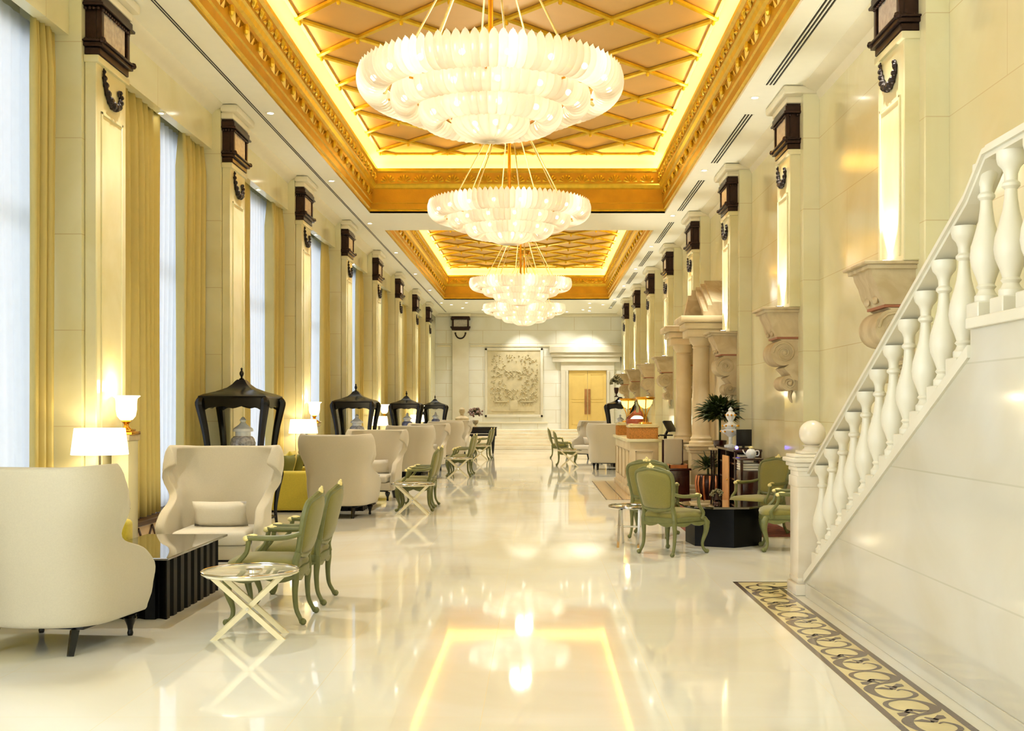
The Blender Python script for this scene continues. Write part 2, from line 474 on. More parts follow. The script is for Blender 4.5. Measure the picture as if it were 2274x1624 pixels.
    box(bm, CX0+.1, CX1-.1, y0+.03, y0+.09, zz, zz+.02); box(bm, CX0+.1, CX1-.1, y1-.09, y1-.03, zz, zz+.02)
    tag(obj('cove_light_strip', bm, LED, None, False), ('warm light strip hidden in the cove of the nearer gold ceiling coffer', 'warm light strip hidden in the cove of the farther gold ceiling coffer')[ci], 'light strip', 'cove light strips')

# right wall, end wall
bm = newbm(); box(bm, XW, XW+.2, -3, YB, 0, CZ); struct('wall_right', bm, WALL)
bm = newbm()
for (x0, x1, z0, z1) in ((-5.1, -1.3, 0, CZ), (.5, 4.2, 0, CZ), (-1.3, .5, 3.0, CZ)): box(bm, x0, x1, -3.2, -3, z0, z1)  # opening behind the camera is added to let world light in as fill
struct('wall_front', bm, WALL)
bm = newbm(); box(bm, -5.1, 4.2, YB, YB+.2, 0, CZ+.02)
struct('wall_back', bm, BACK)
# left wall: fascia, piers between the windows, low sill walls
bm = newbm()
XF = -4.48
box(bm, XF-.12, XF, -3, YB, 5.23, CZ)
edges = []
for k in range(-1, 8):
    far = 11.13+4.53*k
    box(bm, -5.0, XF+.12, far-PW-.06, far+.06, 0, CZ)
box(bm, -5.0, XF, PL[7]+.06, YB, 0, CZ)
box(bm, -5.12, -4.9, -3, YB, 0, .38)
box(bm, -5.12, -4.95, -3, YB, 5.2, CZ)
struct('wall_left', bm, WALL)
# ceiling cornice
bm = newbm()
for y0, y1 in ((-3, YB),):
    extrude_y(bm, [(XF, CZ), (XF+.16, CZ), (XF+.13, CZ-.05), (XF+.05, CZ-.08), (XF, CZ-.14)], y0, y1)
    extrude_y(bm, [(XW, CZ), (XW-.22, CZ), (XW-.16, CZ-.05), (XW-.05, CZ-.09), (XW, CZ-.18)], y0, y1)
struct('trim_7', bm, CAPM, True)
bm = newbm()
for k in range(9):
    a = (11.13+4.53*(k-1))+.06; b = a+4.53-PW-.12
    box(bm, -4.95, -4.42, a, b, .34, .40, .01)
struct('trim_8', bm, BASEB)
bm = newbm()
for k in range(9):
    a = (11.13+4.53*(k-1))+.06; b = a+4.53-PW-.12
    box(bm, -4.9, -4.5, a, b, 0, .34)
    for j in range(8):
        yy = a+.1+j*(b-a-.2)/8; st = (b-a-.2)/8
        for (u, v) in ((yy, yy+st/2), (yy+st, yy+st/2)):
            tube(bm, [(-4.49, u, .31), (-4.49, v, .05)], .012, 5, 1)
struct('trim_9', bm, [PANELW, BASEB])

# windows
for k in range(9):
    a = (11.13+4.53*(k-1))+.06; b = a+4.53-PW-.12
    bm = newbm()
    fr = .06
    for (y0, y1, z0, z1) in ((a, a+fr, .4, 5.2), (b-fr, b, .4, 5.2), (a, b, .4, .4+fr), (a, b, 5.2-fr, 5.2), ((a+b)/2-.03, (a+b)/2+.03, .4, 5.2), (a, b, 3.4, 3.45)):
        box(bm, -4.98, -4.92, y0, y1, z0, z1)
    wo = struct('window_%d' % (k+1), bm, CAPM)
    bm = newbm(); box(bm, -4.955, -4.945, a+fr, b-fr, .46, 5.14); obj('pane', bm, WINGL, wo, False)

def curtain_mesh(y0, y1, z0, z1, x, amp, waves, seed, mat_, name, thick=.006):
    rnd = random.Random(seed); bm = newbm()
    n = max(24, int(waves*10)); m = 10
    ph = [rnd.random()*6 for _ in range(4)]
    rows = []
    for j in range(m+1):
        t = j/m; z = z0+(z1-z0)*t
        row = []
        for i in range(n+1):
            s = i/n
            A = amp*(.75+.35*math.sin(ph[0]+s*9)+.1*math.sin(ph[3]+t*3))
            top = max(0, (t-.9)/.1)
            A = A*(1-.45*top)
            xx = x+A*math.sin(2*PI*waves*s+.35*math.sin(ph[1]+3*t)+.8*math.sin(ph[2]+s*5))
            yy = y0+(y1-y0)*(s+.012*math.sin(ph[3]+t*4+s*7))
            row.append(bm.verts.new((xx, yy, z)))
        rows.append(row)
    for a, b in zip(rows, rows[1:]):
        for i in range(n): bm.faces.new((a[i], a[i+1], b[i+1], b[i]))
    o = obj(name, bm, mat_, None, True, 180)
    if thick:
        md = o.modifiers.new('thickness', 'SOLIDIFY'); md.thickness = thick
    return o
for k in range(9):
    a = (11.13+4.53*(k-1))+.06; b = a+4.53-PW-.12
    o = ORD[k]
    near_w = {0: 1.2, 1: 2.06}.get(k, 1.6); far_w = {0: .48, 1: .9}.get(k, .78)
    tag(curtain_mesh(a+.03, a+near_w, .41, 5.32, -4.62, .09, 10, 10+k, DRAPE, 'drape', .004),
        'gold floor-length drape drawn to the near side of the %s window' % o, 'curtain', 'gold drapes at the windows')
    tag(curtain_mesh(b-far_w, b-.03, .41, 5.32, -4.62, .09, 6, 30+k, DRAPE, 'drape', .004),
        'gold floor-length drape drawn to the far side of the %s window' % o, 'curtain', 'gold drapes at the windows')
    tag(curtain_mesh(a+.06, b-.06, .42, 5.3, -4.78, .03, 22, 50+k, SHEER, 'sheer_curtain', 0),
        'white sheer curtain glowing with daylight across the %s window' % o, 'curtain', 'sheer curtains at the windows')

# ---------------- pilasters
def capital_block(root, w, d, z0, z1, m1=BRONZE, m2=BRONZER):
    """dark capital in local coords: front face at x=+d looking +x, width along y"""
    bm = newbm(); h = z1-z0
    box(bm, .001, d-.03, -w/2+.03, w/2-.03, z0+.03, z1)
    for (za, zb, g) in ((z0, z0+.07, -.01), (z0+.07, z0+.11, .025), (z0+.11, z0+.13, .05), (z1-.13, z1-.10, .04), (z1-.10, z1-.03, .02), (z1-.03, z1, .0)):
        box(bm, .001, d+g, -w/2-g, w/2+g, za, zb, .006, 1)
    for zz in (z0+.14, z1-.15):
        n = 14
        for i in range(n):
            y = -w/2+.02+(i+.5)*(w-.04)/n
            ball(bm, (d+.005, y, zz), .018, 6, 5)
        for sgn in (-1, 1):
            for i in range(4): ball(bm, (d*(i+.5)/4, sgn*(w/2+.005), zz), .018, 6, 5)
    for sy in (-1, 1):
        box(bm, d-.05, d+.005, sy*(w/2-.05)-.03, sy*(w/2-.05)+.03, z0+.1, z1-.1, .006, 1)
        lathe(bm, [(.03, 0), (.04, .02), (.03, .05), (.0, .06)], (d+.02, sy*(w/2+.015), z0+.10), 8)
    c = obj('capital', bm, m1, root)
    c['label'] = 'dark bronze capital'
    bm = newbm()
    n = 16
    for i in range(n):
        y = -w/2+.1+(i+.5)*(w-.2)/n
        tube(bm, [(d-.03, y, z0+.13), (d-.03, y, z1-.13)], (w-.2)/n*.52, 8)
    obj('reeding', bm, m2, c)['label'] = 'silvery reeded front panel'

def hook(root, d, zc, flip=1):
    bm = newbm()
    pts = [(-.24, .17), (-.235, .10), (-.20, .02), (-.14, -.07), (-.05, -.125), (.05, -.13), (.14, -.09), (.19, -.01), (.17, .05), (.13, .04), (.14, .0)]
    P = smoothpath([(d+.018, y*flip, zc+z) for y, z in pts], 4)
    R = interp([.012, .022, .028, .036, .042, .040, .032, .024, .02, .018, .012], 4)
    tube(bm, P, R, 8, flat=(.6, 1), up=(1, 0, 0))
    for i in range(2, len(P)-6, 3):
        ball(bm, P[i]+Vector((.005, 0, 0)), R[i]*1.15, 6, 5)
    obj('scroll', bm, HOOK, root)['label'] = 'dark bronze leafy scroll'

CORB = None
def corbel(root):
    """scrolled stone bracket, profile in (x toward room, z) extruded over the width"""
    bm = newbm()
    w = .56
    prof = [(0, 2.93), (.42, 2.93), (.41, 2.88), (.37, 2.80), (.34, 2.70), (.30, 2.63), (.29, 2.61), (0, 2.61)]
    extrude_y(bm, prof, -w/2, w/2)
    box(bm, .0, .46, -w/2-.04, w/2+.04, 2.93, 2.97, .008); box(bm, .0, .50, -w/2-.07, w/2+.07, 2.97, 3.0, .008)
    big = [(0, 2.58), (.26, 2.58)]
    for i in range(15):
        a = math.radians(80-i*14)
        big.append((.20+.17*math.cos(a), 2.40+.17*math.sin(a)))
    big += [(.20, 2.2), (.12, 2.12), (.09, 2.06)]
    extrude_y(bm, big+[(0, 2.02)], -w/2+.02, w/2-.02)
    sm = [(0, 2.10)]
    for i in range(13):
        a = math.radians(90-i*17)
        sm.append((.13+.10*math.cos(a), 2.0+.10*math.sin(a)))
    sm += [(0, 1.90)]
    extrude_y(bm, sm, -w/2+.04, w/2-.04)
    for sy in (-1, 1):
        for (cx, cz, r0) in ((.19, 2.40, .15), (.12, 2.0, .08)):
            P = []
            for i in range(26):
                a = i*.5; rr = r0*(1-i/28)
                P.append((cx+rr*math.cos(a), sy*(w/2-.01 if r0 > .1 else w/2-.03), cz+rr*math.sin(a)))
            tube(bm, P, .012, 6)
            ball(bm, (cx, sy*(w/2-.01), cz), (.025, .02, .025), 8, 6)
    # foliage on the front
    for i in range(4):
        for sy in (-1, 1):
            ball(bm, (.33-.01*i, sy*.12, 2.66+.06*i), (.03, .06, .04), 8, 6)
    tube(bm, smoothpath([(.05, 0, 1.9), (.06, .0, 1.82), (.03, 0, 1.74)], 3), [.07, .06, .055, .05, .04, .03, .01], 8, flat=(.5, 1))
    c = obj('corbel', bm, STONE, root); c['label'] = 'carved stone scroll bracket'
    bm = newbm(); box(bm, 0, .29, -w/2+.02, w/2-.02, 2.585, 2.61); obj('band', bm, mat('red_band', (168, 108, 78), .5) if 'red_band' not in MATS else MATS['red_band'], c)

def pilaster_left(k):
    far = PL[k]; yc = far-PW/2
    t = thing('pilaster', 'cream marble pilaster with dark bronze capital, %s from the front on the window side' % ORD[k], 'pilaster', (XF+.12, yc, 0), 0, 'pilasters on the window side')
    d = XL-(XF+.12)
    bm = newbm()
    box(bm, .001, d, -PW/2, PW/2, .16, 5.07, .01, 1)
    # raised border of the sunk panel
    for (y0, y1, z0, z1) in ((-.27, -.24, .5, 4.55), (.24, .27, .5, 4.55), (-.27, .27, 4.52, 4.55), (-.27, .27, .5, .53)):
        box(bm, d-.004, d+.012, y0, y1, z0, z1, .004, 1)
    box(bm, .001, d+.03, -PW/2-.03, PW/2+.03, 4.99, 5.06, .012, 2)
    obj('shaft', bm, SHAFT, t)
    bm = newbm(); box(bm, .001, d+.04, -PW/2-.04, PW/2+.04, 0, .16, .015); obj('base', bm, SHAFT, t)
    capital_block(t, PW+.02, d+.04, 5.07, 5.66)
    bm = newbm(); box(bm, .001, d+.05, -PW/2-.05, PW/2+.05, 5.66, 5.74, .01); box(bm, .001, d+.12, -PW/2-.1, PW/2+.1, 5.74, 5.845, .03); obj('cap_moulding', bm, CAPM, t)
    hook(t, d, 4.80)
    return t
for k in range(8): pilaster_left(k)

protoR = None
for k in range(8):
    lab = 'cream marble pilaster on a scrolled stone corbel, %s from the front on the right wall' % ORD[k]
    yc = PR[k]-PW/2
    if protoR is None:
        t = protoR = thing('pilaster', lab, 'pilaster', (XW, yc, 0), PI, 'pilasters on the right wall')
        d = XW-XR
        bm = newbm()
        box(bm, .001, .21, -PW/2-.16, PW/2+.16, 0, 5.8); obj('backing', bm, WALL, t, False)
        bm = newbm()
        box(bm, .2, d, -PW/2, PW/2, 3.0, 5.07, .01, 1)
        for (y0, y1, z0, z1) in ((-.29, -.26, 3.05, 4.52), (.26, .29, 3.05, 4.52), (-.29, .29, 4.49, 4.52)):
            box(bm, d-.004, d+.016, y0, y1, z0, z1, .005, 1)
        box(bm, .2, d+.03, -PW/2-.03, PW/2+.03, 4.99, 5.06, .012, 2)
        obj('shaft', bm, SHAFT, t)
        capital_block(t, PW+.02, d+.04, 5.07, 5.66)
        bm = newbm(); box(bm, .001, d+.05, -PW/2-.05, PW/2+.05, 5.66, 5.74, .01); box(bm, .001, d+.12, -PW/2-.2, PW/2+.2, 5.74, 5.845, .03); obj('cap_moulding', bm, CAPM, t)
        hook(t, d, 4.80, 1)
        # corbel stands in front of the backing
        cw = thing('x', None, None); cw.parent = t
        corbel(t)
        bpy.data.objects.remove(cw)
        for ch in t.children:
            if ch.name.startswith('corbel'): ch.location.x = .2
        bm = newbm(); box(bm, d+.02, d+.12, -.13, .13, 3.0, 3.03, .004, 1); u = obj('uplight', bm, BRONZE, t)
        bm = newbm(); box(bm, d+.035, d+.105, -.11, .11, 3.03, 3.034); obj('lens', bm, UPM, u)
    else:
        dup(protoR, (XW, yc, 0), PI, lab)
    light('SPOT', 'uplight_lamp', (XR-.07, yc, 3.06), UP_W, (1, 1, .88), .03, (PI, 0.10, 0), 1.5)

# pilaster on the end wall (faces the camera)
t = thing('pilaster', 'pale pilaster with dark reeded capital standing alone against the far end wall', 'pilaster', (-3.365, YB, 0), -PI/2)
bm = newbm(); box(bm, .001, .2, -.36, .36, 0, 5.1, .01, 1); obj('shaft', bm, SHAFTB, t)
capital_block(t, .78, .24, 5.12, 5.72)
bm = newbm(); box(bm, .001, .3, -.45, .45, 5.72, 5.845, .02); obj('cap_moulding', bm, CAPM, t)
bm = newbm()
P = smoothpath([(.22, y, z) for y, z in ((-.22, 4.98), (-.2, 4.9), (-.12, 4.79), (0, 4.75), (.12, 4.79), (.2, 4.9), (.22, 4.98))], 4)
tube(bm, P, .03, 8, flat=(.6, 1), up=(1, 0, 0)); ball(bm, P[0], .04, 8, 6); ball(bm, P[-1], .04, 8, 6)
obj('scroll', bm, HOOK, t)

# end wall ledge, relief, door
bm = newbm()
box(bm, -2.95, 3.5, YB-.06, YB, 4.40, 4.46, .01); box(bm, -4.4, -3.8, YB-.06, YB, 4.40, 4.46, .01)
box(bm, -4.45, 3.6, YB-.10, YB, CZ-.12, CZ, .02)
box(bm, -2.9, .45, YB-.05, YB, 1.05, 1.12, .01)
struct('trim_10', bm, CAPM)
bm = newbm()
fr = [(-2.32, -2.2, 1.31, 4.35), (.12, .24, 1.31, 4.35), (-2.32, .24, 4.23, 4.35), (-2.32, .24, 1.31, 1.43)]
for (x0, x1, z0, z1) in fr: box(bm, x0, x1, YB-.08, YB, z0, z1, .02)
rt = thing('relief_panel', 'large square sandstone relief panel carved with foliage on the far end wall', 'relief', (0, 0, 0))
obj('frame', bm, SHAFTB, rt)
bm = newbm()
box(bm, -2.2, .12, YB-.03, YB-.01, 1.43, 4.23)
rnd = random.Random(3)
def inside_plain(x, z): return (abs(x+1.04) < .36 and 2.55 < z < 3.0) or (abs(x+1.04) < .34 and 3.35 < z < 3.75)
for i in range(520):
    x = rnd.uniform(-2.05, 0); z = rnd.uniform(2.0, 4.05)
    if inside_plain(x, z): continue
    if z > 3.5 and rnd.random() < .4: continue
    ball(bm, (x, YB-.035, z), (rnd.uniform(.02, .045), rnd.uniform(.04, .09), rnd.uniform(.02, .04)), 6, 4)
for s in (-1, 1):
    box(bm, -1.04+s*.28, -1.04+s*.85, YB-.09, YB-.02, 1.98, 2.03)
    for i in range(5): ball(bm, (-1.04+s*(.3+i*.12), YB-.04, 1.88), (.03, .03, .09), 6, 5)
box(bm, -1.22, -.86, YB-.07, YB-.02, 1.62, 2.06, .01)
box(bm, -2.0, -.1, YB-.06, YB-.02, 1.58, 1.62)
for i in range(9): ball(bm, (-1.04+.34*math.cos(PI*i/8), YB-.05, 3.2+.14*math.sin(PI*i/8)), (.06, .03, .03), 6, 4)
obj('carving', bm, RELM, rt)

bm = newbm()
DX0, DX1, DZ0, DZ1 = 1.36, 3.0, .8, 3.36
for (x0, x1) in ((DX0-.34, DX0-.02), (DX1+.02, DX1+.34)):
    box(bm, x0, x1, YB-.12, YB, DZ0, 3.37, .01)
    box(bm, x0+.21 if x0 < 2 else x0+.01, x1-.01 if x0 < 2 else x1-.21, YB-.16, YB-.01, DZ0+.01, 3.34, .01)
box(bm, DX0-.35, DX1+.35, YB-.125, YB-.005, 3.36, 3.73, .01)
box(bm, DX0-.72, DX1+.6, YB-.22, YB, 3.72, 3.95, .02); box(bm, DX0-.78, DX1+.66, YB-.28, YB, 3.95, 4.12, .02); box(bm, DX0-.86, DX1+.74, YB-.36, YB, 4.12, 4.42, .03)
struct('trim_11', bm, SHAFTB)
bm = newbm()
xm = (DX0+DX1)/2
box(bm, DX0, xm-.005, YB-.05, YB-.002, DZ0, DZ1, .004, 1); box(bm, xm+.005, DX1, YB-.05, YB-.002, DZ0, DZ1, .004, 1)
for (x0, x1) in ((DX0+.14, xm-.14), (xm+.14, DX1-.14)):
    for (z0, z1) in ((1.0, 2.0), (2.1, 3.2)):
        box(bm, x0, x1, YB-.062, YB-.05, z0, z0+.02); box(bm, x0, x1, YB-.062, YB-.05, z1-.02, z1)
        box(bm, x0, x0+.02, YB-.062, YB-.05, z0, z1); box(bm, x1-.02, x1, YB-.062, YB-.05, z0, z1)
dr = struct('door_1', bm, DOORM)
for s in (-1, 1):
    bm = newbm(); box(bm, xm+s*.075-.05, xm+s*.075+.05, YB-.10, YB-.05, 1.45, 2.55, .008); obj('pull_plate', bm, PULLM, dr)
# steps up to the landing in front of the end wall
bm = newbm()
for i in range(6):
    h = .8*(i+1)/6
    box(bm, -4.3, 3.6, 44.6+i*.32, YB, h-.8/6, h, .012, 1)
struct('trim_12', bm, STEPM)

# ---------------- ceiling slots, vents, downlights
bm = newbm()
box(bm, -3.965, -3.95, -3, 46.5, CZ-.004, CZ); box(bm, -3.935, -3.92, -3, 46.5, CZ-.004, CZ)
struct('trim_13', bm, VENTD)
vp = None
for k in range(8):
    y0, y1 = 11.15+4.42*(k-.04)-.03, 13.96+4.42*k
    if k == 0: y0 = 9.6
    lab = 'black linear air diffuser in the ceiling beside the gold coffer, %s from the front' % ORD[k]
    t = thing('air_diffuser', lab, 'vent', (3.0, y1, CZ-.001), 0, 'linear air diffusers along the right side of the ceiling')
    L_ = y1-y0 if k else y1-y0
    bm = newbm()
    for s in (-1, 0, 1): box(bm, s*.045-.009, s*.045+.009, -L_, 0, -.006, 0)
    obj('slot', bm, VENTD, t, False)
    bm = newbm()
    for s in (-1.5, -.5, .5, 1.5): box(bm, s*.045-.008, s*.045+.008, -L_, 0, -.008, 0)
    obj('blade', bm, CEILM, t, False)

def downlight(x, y, z, lab, grp, power=0, col=(1, .99, .90), tilt=0, size=.045, spot=1.6):
    t = thing('downlight', lab, 'downlight', (x, y, z), 0, grp)
    bm = newbm(); lathe(bm, [(size, -.001), (size, -.008), (size+.022, -.008), (size+.025, -.001)], (0, 0, 0), 16); obj('rim', bm, CEILM, t)
    bm = newbm(); lathe(bm, [(size-.002, -.001), (size-.002, -.004)], (0, 0, 0), 16); obj('lens', bm, SPOTM, t)
    if power: light('SPOT', 'downlight_lamp', (x, y, z-.03), power, col, .04, (0, tilt, 0), spot)
for k in range(8):
    downlight(2.72+.2, PR[k]-PW/2, CZ-.001, 'small round downlight in the ceiling before the %s right pilaster' % ORD[k], 'downlights before the right pilasters', DOWN_W, tilt=.35)
    downlight(-3.78, PL[k]-PW/2, CZ-.001, 'small round downlight in the ceiling before the %s window-side pilaster' % ORD[k], 'downlights before the window-side pilasters', DOWN_W, tilt=-.35)
for k in range(7):
    y = PL[k]+1.9
    downlight(XF-.06, y, 5.228, 'tiny downlight under the fascia over the %s window' % ORD[k+1], 'downlights under the window fascia', 0, size=.03)
for side, pts in (('left', ((-3.45, 43.2), (-3.1, 44.6), (-2.8, 42.4), (-2.3, 45.4), (-1.9, 43.4))), ('right', ((1.0, 45.7), (1.25, 46.3), (1.9, 45.4), (2.05, 42.6), (2.15, 44.4), (2.6, 43.2), (3.0, 44.2)))):
    for n, (x, y) in enumerate(sorted(pts)):
        downlight(x, y, CZ-.001, 'tiny ceiling downlight before the end wall, %s from the left of the %s cluster' % (ORD[n], side), 'small %s-hand downlights before the far end wall' % side, 50 if n % 2 else 25, (1, .97, .9), 0, .05, 2.0)
for x_, n_ in ((-.6, 'relief panel'), (2.2, 'double door')): downlight(x_, 45.9, CZ-.001, 'added ceiling spotlight washing the end wall above the %s' % n_, 'added wall-washing spotlights', 0, size=.06)  # fixtures added to go with the two extra lamps brightening the end wall
light('SPOT', 'added_wall_washer', (-.6, 45.9, CZ-.04), 110, (1, .97, .9), .05, (.45, 0, 0), 1.2)  # added lamps, brighten the end wall
light('SPOT', 'added_wall_washer', (2.2, 45.9, CZ-.04), 130, (1, .97, .9), .05, (.45, 0, 0), 1.2)

# ---------------- floor inlays
def ribbon(bm, pts, ws, z):
    L, R = [], []
    for i, p in enumerate(pts):
        a = pts[max(0, i-1)]; b = pts[min(len(pts)-1, i+1)]
        d = Vector((b[0]-a[0], b[1]-a[1])); d = d.normalized() if d.length else Vector((1, 0))
        nn = Vector((-d.y, d.x))*ws[i]
        L.append(bm.verts.new((p[0]+nn.x, p[1]+nn.y, z))); R.append(bm.verts.new((p[0]-nn.x, p[1]-nn.y, z)))
    for i in range(len(pts)-1): bm.faces.new((L[i], L[i+1], R[i+1], R[i]))
IX0, IX1, IYF = 1.865, 2.265, 10.34
bm = newbm()
box(bm, IX0, IX1, -2, IYF, .0005, .002); box(bm, IX1, XW-.01, IYF-.4, IYF, .0005, .002)
struct('trim_14', bm, INLAYL)
bm = newbm()
for (x0, x1, y0, y1) in ((IX0, IX0+.042, -2, IYF), (IX1-.042, IX1, -2, IYF-.4+.042), (IX0, XW-.01, IYF-.042, IYF), (IX1-.042, XW-.01, IYF-.4, IYF-.4+.042)):
    box(bm, x0, x1, y0, y1, .002, .003)
unit = [(2.105, 6.33, .004), (2.14, 6.36, .008), (2.185, 6.31, .011), (2.18, 6.23, .013), (2.10, 6.165, .010), (2.0, 6.17, .011), (1.955, 6.25, .018), (1.95, 6.36, .026), (1.99, 6.44, .022), (2.05, 6.49, .014), (2.12, 6.53, .018), (2.185, 6.60, .026), (2.19, 6.69, .022), (2.14, 6.78, .013), (2.05, 6.80, .010), (1.97, 6.755, .012), (1.94, 6.68, .013), (1.96, 6.60, .011), (2.01, 6.57, .007), (2.04, 6.61, .004)]
for k in range(-12, 7):
    dy = k*.665
    if unit[-1][1]+dy > IYF-.2 or 6.80+dy > IYF-.12: continue
    P = smoothpath([(a, b+dy, c) for a, b, c in unit], 4)
    ribbon(bm, [(p.x, p.y) for p in P], [p.z*1.2 for p in P], .0028)
    for (cx, cy, s) in ((2.09, 6.36, 1), (2.04, 6.60, -1)):
        cy += dy
        ribbon(bm, [(cx, cy), (cx+s*.02, cy+s*.05), (cx-s*.02, cy+s*.09)], [.016, .028, .008], .0028)
        ribbon(bm, [(cx, cy), (cx-s*.05, cy+s*.03), (cx-s*.10, cy+s*.02)], [.014, .026, .006], .0028)
        ribbon(bm, [(cx+s*.02, cy+s*.05), (cx+s*.07, cy+s*.09), (cx+s*.08, cy+s*.13)], [.012, .028, .016], .0028)
# scroll in the cross arm
for k in range(2):
    P = smoothpath([(IX0+.2+k*.62+(b-6.165)*.9, IYF-.2+(a-2.07)*.95, c) for a, b, c in unit], 4)
    ribbon(bm, [(p.x, p.y) for p in P], [p.z for p in P], .0028)
struct('trim_15', bm, INLAYD)
bm = newbm()
box(bm, 1.27, 1.76, 19.8, 24.9, .0005, .002)
struct('trim_16', bm, INLAYB)
bm = newbm()
for (x0, x1, y0, y1) in ((1.25, 1.27, 19.78, 24.92), (1.55, 1.57, 19.78, 24.92), (1.25, 1.76, 19.76, 19.8)): box(bm, x0, x1, y0, y1, .001, .0026)
struct('trim_17', bm, BASEB)
# ================================================================== CHANDELIERS
def petal_bm(bm, M, prof, w, nu=6):
    """fluted glass leaf following a scoop profile of (radius, z); w width at the lip; local x radial, y tangential"""
    P = smoothpath([(r, 0, z) for r, z in prof], 3)
    n = len(P); g = []
    for j, p in enumerate(P):
        t = j/(n-1)
        ww = w*(.72+.28*math.sin(t*PI*.75)) if t < .85 else w*(.72+.28*math.sin(t*PI*.75))*(1-((t-.85)/.15)**2*.35)
        tan = (P[min(j+1, n-1)]-P[max(j-1, 0)]).normalized(); nr = Vector((tan.z, 0, -tan.x))
        row = []
        for i in range(nu+1):
            u = -1+2*i/nu
            d = -(u*u)*w*.16+.0045*math.cos(u*PI*3)
            q = p+nr*d
            z = q.z+((.022*(1-abs(u))) if j == n-1 else 0)
            row.append(bm.verts.new(M @ Vector((q.x, u*ww*.5, z))))
        g.append(row)
    for a, b in zip(g, g[1:]):
        for i in range(nu): bm.faces.new((a[i], a[i+1], b[i+1], b[i]))
TIERS = [  # scoop profile (radius, z), petal count
    ([(1.09, 5.05), (1.12, 4.96), (1.21, 4.915), (1.32, 4.94), (1.395, 5.03), (1.41, 5.14), (1.385, 5.215)], 96),
    ([(.785, 4.90), (.81, 4.82), (.89, 4.775), (.98, 4.795), (1.045, 4.87), (1.06, 4.97), (1.035, 5.05)], 68),
    ([(.49, 4.75), (.52, 4.68), (.60, 4.63), (.69, 4.655), (.75, 4.73), (.765, 4.82), (.74, 4.90)], 46),
    ([(.03, 4.505), (.14, 4.51), (.26, 4.545), (.36, 4.60), (.41, 4.67), (.41, 4.73), (.39, 4.785)], 22)]
def tier_petal(bm, i, k):
    prof, n = TIERS[i]
    petal_bm(bm, Matrix.Rotation(2*PI*k/n, 4, 'Z'), [(r, z-ZB) for r, z in prof], 2*PI*prof[-2][0]/n*1.06)
ZB = 4.50
def petal_ring(i):
    bm = newbm()
    for k in range(TIERS[i][1]): tier_petal(bm, i, k)
    return bm
def chand_core(t):
    bm = newbm()
    lathe(bm, [(.028, .35), (.028, 2.36), (.05, 2.38), (.16, 2.44), (.2, 2.56)], (0, 0, 0), 12)
    lathe(bm, [(.02, .1), (.06, .2), (.04, .35), (.07, .5), (.03, .6)], (0, 0, 0), 12)
    obj('stem', bm, GOLD, t)
    bm = newbm()
    for r, z in ((1.09, 5.07), (.785, 4.92), (.49, 4.77)):
        P = [(r*math.cos(a*PI/18), r*math.sin(a*PI/18), z-ZB) for a in range(37)]
        tube(bm, P, .018, 6)
    for k in range(8):
        a = k*PI/4
        tube(bm, [(.1*math.cos(a), .1*math.sin(a), .5), (1.09*math.cos(a), 1.09*math.sin(a), .45)], .012, 6)
    obj('frame_ring', bm, GOLD, t)
    for k in range(8):
        a = k*PI/4+.2
        bm = newbm(); tube(bm, [(1.12*math.cos(a), 1.12*math.sin(a), .45), (.09*math.cos(a), .09*math.sin(a), 2.40)], .011, 6); 
        ball(bm, (1.12*math.cos(a), 1.12*math.sin(a), .47), .03, 8, 6)
        obj('suspension_rod', bm, GILT, t)
    bm = newbm()
    for r, z, n in ((1.26, 5.05, 18), (.92, 4.90, 13), (.63, 4.76, 9), (.2, 4.66, 5)):
        for k in range(n): ball(bm, (r*math.cos(2*PI*k/n), r*math.sin(2*PI*k/n), z-ZB), .032, 8, 6)
    tag(obj('bulb', bm, BULB, t), None, None, None, 'stuff')
def chand_lights(x, y, f=1.0):
    for k in range(8):
        a = k*PI/4+.2
        light('POINT', 'chandelier_lamp', (x+1.25*math.cos(a), y+1.25*math.sin(a), 5.12), CHAND_W*.11*f, (1, .99, .90), .10)
    for k in range(5):
        a = k*2*PI/5
        light('POINT', 'chandelier_lamp', (x+.72*math.cos(a), y+.75*math.sin(a), 4.98), CHAND_W*.09*f, (1, .99, .90), .10)
    light('POINT', 'chandelier_lamp', (x, y, 4.80), CHAND_W*.16*f, (1, .97, .9), .08)
    light('POINT', 'chandelier_lamp', (x, y, 5.7), CHAND_W*1.4*f, (1, .99, .90), .3)  # bulbless lamp added above the petals to brighten ceiling and gold panel
CH = [(-.50, 11.5), (-.49, 18.7), (-.47, 29.7), (-.46, 36.9)]
names = ['nearest and largest four-tier glass petal chandelier hanging under the gold coffer', 'second four-tier glass petal chandelier, hanging near the far end of the first coffer',
         'third glass petal chandelier, hanging under the second gold coffer', 'farthest and smallest glass petal chandelier, low in front of the end wall']
t = thing('chandelier', names[0], 'chandelier', (CH[0][0], CH[0][1], ZB), 0, 'glass petal chandeliers')
bm = newbm(); tier_petal(bm, 0, 0); p0 = obj('petal', bm, PETAL, t, True, 180)
for k in range(1, TIERS[0][1]):
    p = p0.copy(); COL.objects.link(p); p.parent = t; p.rotation_euler = (0, 0, 2*PI*k/TIERS[0][1])
bm = newbm()
for i in (1, 2, 3):
    for k in range(TIERS[i][1]): tier_petal(bm, i, k)
lathe(bm, [(.0, -.005), (.04, .0), (.07, .01)], (0, 0, 0), 16)
tag(obj('inner_petal', bm, PETAL, t, True, 180), None, None, None, 'stuff')
chand_core(t); chand_lights(*CH[0])
dup(t, (CH[1][0], CH[1][1], ZB), 0, names[1]); chand_lights(*CH[1])
t = thing('chandelier', names[2], 'chandelier', (CH[2][0], CH[2][1], ZB), 0, 'glass petal chandeliers')
for i in range(4): obj('petal_tier', petal_ring(i), PETAL, t, True, 180)
chand_core(t); chand_lights(*CH[2])
